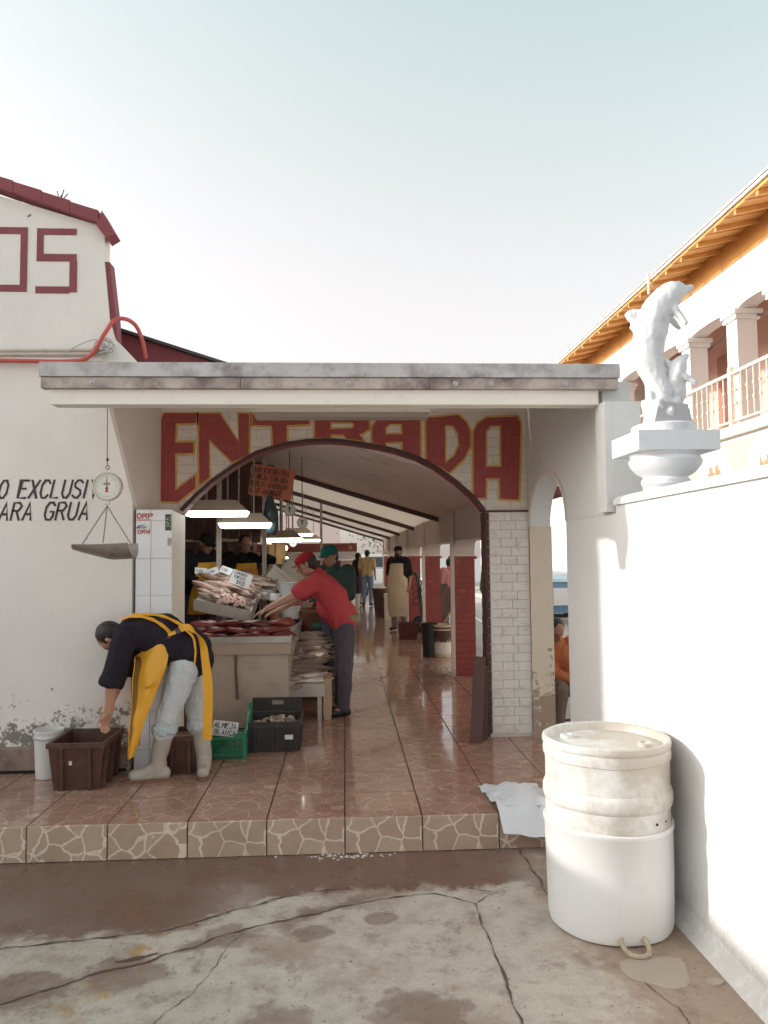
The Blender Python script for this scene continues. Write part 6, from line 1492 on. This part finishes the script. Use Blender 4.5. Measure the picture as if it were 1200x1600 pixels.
# price card on the tray
def board_card(name, label, c, w, h, rx, ry, m_, lines, ink, lh, lw, sw_, cat='card', sl=.05, rz=0):
    t = thing(name, label, cat, c); Mx = Matrix.Translation(c) @ Matrix.Rotation(rz, 4, 'Z') @ Matrix.Rotation(ry, 4, 'Y') @ Matrix.Rotation(rx, 4, 'X')
    part('board', lambda m: m.box((-w/2,0,-h/2), (w/2,.004,h/2), Mx), m_, t)
    def txt(m):
        for (s_, u0, v0, k) in lines: paint(m, s_, lambda u, v: Mx @ V((u0+u, -.0015, v0+v)), lh*k, lw*k, lw*.4*k, sw_*k, sl, Mx.to_3x3() @ V((0,-.0005,0)), jit=.03)
    part('writing', txt, ink, t); return t
board_card('price_card', 'white price card standing among the fish fillets', (-1.06,7.80,1.555), .21, .15, R(-20), R(20), M['stk_white'], [('CAMARON', -.085, .035, 1), ('FRESCO', -.07, -.012, 1), ('$105', -.03, -.062, 1.2)], M['ink'], .032, .014, .005)
for k, (x, y, z, ry, rz) in enumerate(((-1.45,8.40,1.625,-.3,.2),(-1.30,8.38,1.635,.35,-.2),(-1.58,8.42,1.63,.1,.3))):
    board_card('price_card', 'white slip of paper standing before the workers, %s' % ('between the other two','nearest the raised arm','at the far left')[k], (x,y,z), .13, .085, R(-35), ry, M['stk_white'], [('LISA', -.045, -.015, 1)], M['ink'], .032, .014, .005, rz=rz)
# styrofoam boxes, jars, red and white pail behind
M['foam_box'] = pm('styrofoam', (.66,.60,.52), .8, .06, 20, .2, 90)
def sbox(label, c, s_, rz, tilt):
    t = thing('foam_box', label, 'box', c); Mx = Matrix.Translation(c) @ Matrix.Rotation(rz, 4, 'Z') @ Matrix.Rotation(tilt, 4, 'Y')
    part('tub', lambda m: m.box((-s_[0]/2,-s_[1]/2,0), (s_[0]/2,s_[1]/2,s_[2]*.8), Mx), M['foam_box'], t)
    part('lid', lambda m: m.box((-s_[0]/2-.01,-s_[1]/2-.01,s_[2]*.81), (s_[0]/2+.01,s_[1]/2+.01,s_[2]), Mx), M['foam_box'], t)
sbox('styrofoam box tipped on its side beyond the trays', (-.86,9.35,1.38), (.42,.3,.22), .3, R(38))
sbox('styrofoam box leaning behind the tipped one', (-.72,9.75,1.45), (.40,.3,.22), .2, R(40))
sbox('low styrofoam box in front of the second worker', (-1.12,9.2,1.42), (.5,.3,.12), .1, 0)
M['red_plastic'] = pm('red_plastic', (.36,.03,.03), .4, .1)
pl = thing('pail', 'white pail with a red band beside the person in red', 'pail', (-.63,8.75,1.07))
part('body', lambda m: m.lathe([(.11,0),(.115,.12),(.120,.125),(.125,.25),(.13,.255),(.135,.40),(.14,.41),(.13,.415),(.12,.39)], (-.63,8.75,1.07), 24), M['bucket_white'], pl, True)
part('band', lambda m: m.lathe([(.1215,.15),(.128,.29)], (-.63,8.75,1.07), 24, cap=False), M['red_plastic'], pl, True)
jr = thing('jar', 'glass jar with a white lid standing on the counter', 'jar', (-.76,8.3,1.05))
part('body', lambda m: m.lathe([(.05,0),(.055,.02),(.055,.22),(.045,.25)], (-.76,8.3,1.05), 18), pm('jar_goods', (.30,.12,.08), .15, .4, 30), jr, True)
part('lid', lambda m: m.lathe([(.055,.255),(.055,.32),(.05,.33)], (-.76,8.3,1.05), 18), M['bucket_white'], jr, True)
bw = thing('bowl', 'white bowl stacked over goods at the middle of the stall', 'bowl', (-.70,10.2,1.62))
part('shell', lambda m: m.lathe([(.05,0),(.10,.05),(.13,.11),(.125,.11),(.095,.055),(.001,.02)], (-.70,10.2,1.62), 20), M['bucket_white'], bw, True)
mb = MB(); mb.lathe([(.17,0),(.21,.03),(.23,.12),(.22,.13),(.2,.05),(.001,.03)], (-.9,10.0,1.55), 24); tag(mb.build('basin', M['steel'], loc=(-.9,10,1.55), smooth=True), 'wide steel basin in front of the second worker', 'basin', None, 'thing')
# plinth carrying the goods at the back of the stall
bt_ = thing('rear_bench', 'brown bench behind the counter carrying boxes and basins', 'bench', (-1.0,9.9,.21))
part('top', lambda m: m.box((-1.05,9.30,1.30), (-.50,12.5,1.36)), M['counter_tan'], bt_)
part('front', lambda m: m.box((-1.02,9.32,.205), (-.53,12.45,1.299)), M['inner_wall'], bt_)
# low fish table with stacked silver fish
lt = thing('fish_table', 'low steel table heaped with whole silver fish beside the counter', 'table', (-.36,7.9,.21))
part('tray', lambda m: m.box((-.60,7.30,.445), (-.20,8.6,.565)), M['steel'], lt)
for x in (-.56,-.25):
    for y in (7.36,8.5): part('leg', lambda m: m.box((x-.02,y-.02,.21), (x+.02,y+.02,.444)), M['galv'], lt)
rn = random.Random(41); n = 0
for row in range(13):
    y = 7.37+row*.085; zt = .585+.030*min(row,11)
    for lay in range(3):
        for j in range(2):
            x = -.42+.0*j+rn.uniform(-.06,.06) if j == 0 else -.33+rn.uniform(-.05,.05)
            o = inst('fish', rn.choice(fm), None, (x, y+rn.uniform(-.02,.02), zt-.035*lay+rn.uniform(-.006,.01)), (rn.uniform(.9,1.5), rn.uniform(-.10,.22), rn.uniform(.1,.75)+(math.pi if rn.random() < .15 else 0)), (rn.uniform(1.1,1.4),1.7,1.35))
            tag(o, 'whole silver fish in the heap on the low steel table', 'fish', 'silver fish on the low table', 'thing')
mb = MB(); mb.box((-.215,7.36,.25), (-.135,7.75,.60), Matrix.Identity(4)); M['cardboard'] = pm('cardboard', (.50,.36,.23), .8, .1, 6, .2)
cb = thing('cardboard_box', 'narrow cardboard box standing against the low fish table', 'box', (-.17,7.55,.21)); mb.build('carton', M['cardboard'], cb)
part('flap', lambda m: m.hexa([(-.215,7.352,.605),(-.135,7.352,.605),(-.135,7.356,.605),(-.215,7.356,.605),(-.205,7.30,.66),(-.125,7.30,.67),(-.125,7.304,.67),(-.205,7.304,.66)]), M['cardboard'], cb)
part('foot', lambda m: m.box((-.21,7.37,.211), (-.14,7.74,.249)), M['cardboard'], cb)
# big brown tub and dark blue cooler between the men
tb = thing('round_tub', 'large brown round tub standing behind the low fish table', 'tub', (-.40,8.95,.3))
part('shell', lambda m: m.lathe([(.20,0),(.25,.2),(.29,.55),(.30,.80),(.315,.82),(.315,.86),(.29,.86),(.27,.6),(.2,.2),(.001,.18)], (-.36,9.0,.30), 28), pm('brown_tub', (.22,.09,.055), .4, .2, 6), tb, True)
cl = thing('cooler', 'dark blue cooler with a pale stripe between the people and the fish table', 'cooler', (-.27,8.72,.5))
part('body', lambda m: m.box((-.36,8.62,.60), (-.10,8.90,.98)), pm('navy_plastic', (.03,.04,.085), .4), cl)
part('stripe', lambda m: m.box((-.361,8.615,.76), (-.099,8.619,.80)), M['stk_white'], cl)
part('lid', lambda m: m.box((-.37,8.61,.981), (-.09,8.91,1.03)), pm('green_plastic', (.02,.13,.09), .4), cl)
part('stand', lambda m: m.box((-.34,8.64,.21), (-.12,8.88,.599)), M['crate_black'], cl)

# lit fluorescent fixtures over the stall; the two farthest are added as fill
def em(name, col, st):
    s = S(name); return s.fin(col, .4, emit=col, estr=st)
M['lens'] = em('lit_tube_lens', (.86,.93,.88), 6.0); M['bulb'] = em('lit_bulb', (1,.78,.48), 14)
M['shade'] = pm('lamp_shade', (.62,.52,.42), .5, .12, 5, .1)
def fixture(label, x0, x1, y, z, d=.30, drop=None):
    t = thing('fluorescent_light', label, 'lamp', ((x0+x1)/2, y, z), 'lit fixtures over the stalls')
    part('shade', lambda m: m.hexa([(x0,y-d/2,z+.012),(x1,y-d/2,z+.012),(x1,y+d/2,z+.012),(x0,y+d/2,z+.012),(x0+.10,y-d*.2,z+.12),(x1-.12,y-d*.2,z+.12),(x1-.12,y+d*.2,z+.12),(x0+.10,y+d*.2,z+.12)]), M['shade'], t)
    part('lens', lambda m: m.hexa([(x0+.03,y-d/2+.03,z-.035),(x1-.03,y-d/2+.03,z-.035),(x1-.03,y+d/2-.03,z-.035),(x0+.03,y+d/2-.03,z-.035),(x0+.008,y-d/2+.008,z+.010),(x1-.008,y-d/2+.008,z+.010),(x1-.008,y+d/2-.008,z+.010),(x0+.008,y+d/2-.008,z+.010)]), M['lens'], t)
    for x in (x0+.2, x1-.2): part('rod', lambda m: m.tube([(x,y,z+.121),(x,y,min(ceil_z(x)-.01, z+.9))], .008, 6), M['galv'], t)
fixture('long lit light fixture nearest the arch, over the fish counter', -1.52, -.92, 7.30, 2.205)
fixture('second lit light fixture, just behind the first', -1.32, -.76, 8.05, 2.12)
fixture('third light fixture farther back over the bench', -1.10, -.58, 10.6, 2.02)
fixture('unseen light fixture added above the far benches as fill', -1.2, -.6, 14.5, 2.2)  # added lamp, fill light for the middle of the passage
fixture('unseen light fixture added over the last benches as fill', -1.2, -.6, 19.5, 2.2)  # added lamp, fill light for the passage end
for k, (x, z) in enumerate(((-.95,1.885),(-.865,1.905),(-.855,1.745))):
    b_ = thing('bare_bulb', 'glowing bare bulb %s of the three over the bench' % ('at the left','at the top right','at the bottom right')[k], 'bulb', (x,11.2,z), 'bare bulbs')
    part('glass', lambda m: m.ell((x,11.2,z), (.026,.026,.034), n=10, m=8), M['bulb'], b_, True)
    part('socket', lambda m: m.tube([(x,11.2,z+.03),(x,11.2,z+.07)], .016, 8), M['iron'], b_)
    part('cord', lambda m: m.tube([(x,11.2,z+.07),(x+.01,11.2,2.6)], .004, 5), M['iron'], b_)
# orange notice board
M['orange_board'] = pm('orange_board', (.56,.17,.085), .7, .12, 7, .1)
board_card('notice_board', 'orange notice board lettered with clams, marlin and tuna for sale', (-.785,8.2,2.585), .47, .335, 0, R(9), M['orange_board'],
    [('MARI ENCUENTRA', -.225, .085, 1), ('ALMEJA CHILUDA', -.225, .01, 1), ('MARLIN AHUMADO', -.225, -.065, 1), ('ATUN AHUMADO', -.225, -.140, 1)], M['letter_dark'], .055, .0215, .0078, 'sign')
# hanging dark bag and dial scales
bg_ = thing('hanging_bag', 'dark blue-green plastic bag hanging below the notice board', 'bag', (-.80,8.15,2.0))
mb = MB(); mb.cone((-.80,8.12,2.40), .03, (-.79,8.12,2.25), .075); mb.cone((-.79,8.12,2.25), .075, (-.77,8.12,2.08), .065); mb.cone((-.84,8.14,2.2), .05, (-.83,8.14,2.12), .05)
blob('sack', mb, pm('bag_plastic', (.05,.075,.085), .35, .3, 10), bg_, .012, 3, .012, 18)
def dial(label, c, r):
    t = thing('dial_scale', label, 'scale', c, 'dial scales in the stall'); MX2 = Matrix.Translation(c) @ Matrix.Rotation(R(90), 4, 'X')
    part('housing', lambda m: m.lathe([(r*.85,-.05),(r,-.04),(r,.02),(r*.85,.024),(r*.84,.012)], M=MX2, n=24), M['dial_rim'], t, True)
    f = part('dial', lambda m: m.lathe([(r*.83,.014),(r*.83,.018)], M=MX2, n=24), M['dial_face'], t)
    part('pointer', lambda m: m.box((c[0]-.006,c[1]-.022,c[2]-r*.4),(c[0]+.006,c[1]-.019,c[2]+r*.5)), M['ink'], f)
    part('pointer_bar', lambda m: m.box((c[0]-.02,c[1]-.0215,c[2]+r*.25),(c[0]+.02,c[1]-.0195,c[2]+r*.4)), M['ink'], f)
    part('cord', lambda m: m.tube([(c[0],c[1],c[2]+r),(c[0],c[1],ceil_z(c[0])-.02)], .005, 5), M['iron'], t)
dial('round dial scale right below the orange notice board', (-.615,8.5,2.30), .068)
dial('round dial scale hanging lower right of the first', (-.485,8.7,2.165), .062)
dial('small far dial scale beside the bare bulbs', (-.74,10.9,1.97), .055)
# wooden boards hung at the back, stall posts, brown cloth panel
bd = thing('stall_hoarding', 'dark timber hoarding closing the stall above the workers', 'hoarding', (-1.6,9.6,2.2))
M['dark_board'] = pm('dark_board', (.17,.085,.065), .7, .25, 4, .3, 30, rv=.4)
rn = random.Random(12)
for k in range(13):
    x = -3.15+k*.165; part('board', lambda m: m.box((x,10.9+rn.uniform(0,.02),2.02+rn.uniform(-.04,.04)), (x+.158,10.94,ceil_z(x)-.05)), M['dark_board'], bd)
part('rail', lambda m: m.box((-3.15,10.86,2.15), (-1.0,10.895,2.22)), M['dark_board'], bd)
for k, (x, y) in enumerate(((-1.43,8.7),(-.98,9.3),(-1.05,12.6),(-.5,16.2))):
    p_ = MB(); p_.box((x-.025,y-.025,.21), (x+.025,y+.025,ceil_z(x)-.02))
    tag(p_.build('stall_post', pm('pale_post', (.46,.38,.32), .6), loc=(x,y,.21)), 'pale stall post %s' % ('beside the first worker','just behind the second worker','at the end of the brown bench','among the far benches')[k], 'post', 'stall posts', 'thing')
for k, (x, y, z0, z1, w, c) in enumerate(((-1.02,11.0,1.45,2.0,.34,(.34,.20,.09)),(-1.55,10.85,1.4,2.0,.5,(.20,.13,.11)),(-2.2,10.85,1.2,2.0,.7,(.24,.15,.12)))):
    mb = MB(); mb.sheet([[(x+w*(i/10-.5), y+.02*math.sin(i*1.7), z0+(z1-z0)*j/5) for j in range(6)] for i in range(11)], .006)
    tag(mb.build('hung_cloth', cloth('hung_cloth_%d' % k, c), loc=(x,y,z0), smooth=True), ('mustard cloth hanging behind the bare bulbs','brown cloth hanging behind the second worker','brown cloth hanging behind the first worker')[k], 'cloth', 'cloths at the back of the stall', 'thing')
mb = MB(); mb.box((-1.17,10.6,1.95), (-1.03,10.75,2.17)); tag(mb.build('carton', pm('printed_carton', (.50,.36,.30), .6, .3, 25), loc=(-1.1,10.65,1.95)), 'small printed carton hanging above the second worker', 'box', None, 'thing')
# further benches along the passage with piled goods
def bench(label, y0, y1, col, seed):
    t = thing('market_bench', label, 'bench', (-.9,(y0+y1)/2,.21)); mt = pm('bench_front', col, .6, .2, 4, .1)
    part('front', lambda m: m.box((-1.3,y0,.205), (-.50,y1,.90)), mt, t); part('top', lambda m: m.box((-1.34,y0-.02,.902), (-.46,y1+.02,.95)), M['steel'], t)
    q = random.Random(seed)
    for k in range(9):
        y = y0+.15+(y1-y0-.3)*k/9; c = q.choice(((.55,.48,.42),(.34,.06,.05),(.10,.10,.11),(.42,.30,.2),(.2,.26,.3))); h = q.uniform(.15,.5); w = q.uniform(.12,.22); x = q.uniform(-1.1,-.72)
        g = MB(); g.hexa([(x-w,y-.1,.952),(x+w,y-.1,.952),(x+w,y+.12,.952),(x-w,y+.12,.952),(x-w*1.1,y-.11,.952+h),(x+w*1.1,y-.11,.952+h),(x+w*1.1,y+.13,.952+h),(x-w*1.1,y+.13,.952+h)])
        o = g.build('goods_box', pm('goods', c, .6, .1), loc=(x,y,.952)); tag(o, '%s box from the near end of the %s bench' % (('first','second','third','fourth','fifth','sixth','seventh','eighth','last')[k], label.split(' bench')[0]), 'box', 'goods boxes on the %s bench' % label.split(' bench')[0], 'thing')
bench('grey bench beyond the brown bench', 12.9, 16.0, (.30,.27,.25), 5)
bench('red-brown bench farther down the passage', 16.5, 20.0, (.24,.10,.08), 6)
bench('pale bench at the end of the passage', 20.6, 25.0, (.46,.42,.38), 7)
# far kiosk across the end
kk = thing('far_kiosk', 'maroon kiosk with a pale beam closing the left of the passage end', 'kiosk', (-1.2,27,.21))
part('back', lambda m: m.box((-3.2,28.05,.0), (-.15,28.2,1.62)), M['maroon'], kk); part('beam', lambda m: m.box((-3.2,27.9,1.64), (.45,28.04,1.92)), M['house_white'], kk)
part('fascia', lambda m: m.box((-3.2,27.86,1.93), (.45,28.04,2.25)), pm('kiosk_fascia', (.30,.09,.07), .6), kk); part('side', lambda m: m.box((-.15,28.0,.0), (.45,28.15,1.62)), M['house_pink'], kk)
for x in (-.55, .15): part('emblem', lambda m: m.box((x,27.85,2.02), (x+.12,27.858,2.14)), M['eave_orange'], kk)
fr = thing('white_fridge', 'white chest standing in front of the maroon kiosk', 'fridge', (-.35,27.4,.21)); part('cabinet', lambda m: m.box((-.6,27.2,.21), (-.2,27.7,1.35)), M['white_paint'], fr); part('door', lambda m: m.box((-.59,27.17,.30), (-.21,27.199,1.30)), M['white_paint'], fr)
bucket('bucket', 'pale pail on the floor left of the person in the yellow shirt', (.30,23.0,.211), .17, .42, pm('pail_pale', (.42,.40,.33), .5)); bucket('bucket', 'grey pail stacked in front of the far bench', (.12,21.0,.211), .16, .38, M['bucket_white'])
# buckets by the second column
b1 = bucket('bucket', 'tall black bucket beside the second arcade column', (1.305,11.75,.211), .13, .52, M['crate_black'])
b2 = bucket('bucket', 'cream tub with a paper label next to the black bucket', (1.50,11.72,.211), .165, .50, pm('tub_cream', (.62,.50,.36), .5, .1))
part('band', lambda m: m.lathe([(.152,.24),(.166,.46)], (1.50,11.72,.211), 24, cap=False), M['plank'], b2, True)
part('label', lambda m: m.lathe([(.1425,.06),(.1525,.225)], (1.50,11.72,.211), 24, cap=False), M['cream_beam'], b2, True)
c5 = crate('fish_crate', 'dark red crate at the feet of the person in the cream apron', 'crate', .99, 1.36, 14.1, 14.5, .2115, .30, pm('crate_wine', (.14,.045,.04), .5))
bn = thing('waste_bin', 'tall dark bin left of the person in the cream apron', 'bin', (.93,19.4,.21)); part('body', lambda m: m.lathe([(.16,0),(.24,.70),(.255,.71),(.255,.74),(.23,.74),(.15,.03)], (.93,19.4,.211), 20), pm('dark_bin', (.10,.06,.055), .5), bn, True)
part('contents', lambda m: m.ell((.93,19.4,.93), (.22,.22,.07)), M['foam_box'], bn)
sbox('pale box on the floor behind the person in the cream apron', (1.12,18.9,.211), (.28,.3,.62), 0, 0)
# bicycle-like hand truck between the columns
ht = thing('hand_truck', 'black tubular hand truck standing between the second and third columns', 'hand truck', (1.55,15.9,.21))
for y in (15.75,16.15):
    part('rail', lambda m: m.tube(smooth_path([(1.66,y,.25),(1.60,y,.7),(1.54,y,1.25),(1.46,y,1.42),(1.38,y,1.36)]), .018, 8), M['iron'], ht, True)
    part('wheel', lambda m: m.lathe([(.13,-.03),(.14,0),(.13,.03)], M=Matrix.Translation((1.58,y+(.08 if y > 15.9 else -.08),.352)) @ Matrix.Rotation(R(90),4,'X'), n=18), M['iron'], ht, True)
for z in (.45,.75,1.05): part('crossbar', lambda m: m.tube([(1.64-.05*z,15.75,z),(1.64-.05*z,16.15,z)], .014, 6), M['iron'], ht)
part('toe_plate', lambda m: m.box((1.36,15.75,.215),(1.60,16.15,.228)), M['iron'], ht)
part('coil', lambda m: m.tube([(1.50+.09*math.cos(t*.5), 15.7, .75+t*.012+.09*math.sin(t*.5)) for t in range(40)], .012, 6), M['iron'], ht, True)
# wheelbarrow tipped up in the road
wb = thing('wheelbarrow', 'brown wheelbarrow tipped up in the road behind the second column', 'wheelbarrow', (2.1,15.4,0))
M['barrow'] = pm('barrow_brown', (.14,.075,.07), .5, .2, 6, .1); M['ash'] = pm('ash_wood', (.50,.30,.14), .6, .15, 8)
Mw = Matrix.Translation((1.92,15.3,.32)) @ Matrix.Rotation(R(10),4,'Z') @ Matrix.Rotation(R(-62),4,'Y')
part('tub', lambda m: m.hexa([Mw @ V(p) for p in ((-.05,-.22,.06),(.62,-.28,.06),(.62,.28,.06),(-.05,.22,.06),(-.16,-.30,.34),(.80,-.34,.36),(.80,.34,.36),(-.16,.30,.34))]), M['barrow'], wb)
for s_ in (-1,1):
    part('handle', lambda m: m.tube([Mw @ V((-.30,s_*.06,.0)), Mw @ V((.6,s_*.24,.03)), Mw @ V((1.05,s_*.30,.06))], .022, 8), M['ash'], wb)
    part('leg', lambda m: m.tube([Mw @ V((.5,s_*.2,.0)), Mw @ V((.55,s_*.22,-.28)), Mw @ V((.35,s_*.2,-.02))], .014, 6), M['white_paint'], wb)
part('wheel', lambda m: m.lathe([(.15,-.035),(.18,-.02),(.18,.02),(.15,.035)], M=Mw @ Matrix.Translation((-.28,0,.02)) @ Matrix.Rotation(R(90),4,'X'), n=20), M['iron'], wb, True)
mb = MB(); mb.hexa([(1.86,8.9,.01),(2.1,8.9,.01),(2.1,9.2,.01),(1.86,9.2,.01),(1.84,8.88,.32),(2.12,8.88,.32),(2.12,9.22,.32),(1.84,9.22,.32)])
tag(mb.build('carton', pm('pale_carton', (.62,.52,.44), .7), loc=(1.98,9,0)), 'pale carton on the road edge between pillar and nearest column', 'box', None, 'thing')
# kerb line and faded paint on the road beyond
mb = MB(); mb.box((3.6,6,.004),(3.7,60,.0065)); tag(mb.build('road_marking', M['white_paint'], loc=(3.65,30,0)), kind='structure')
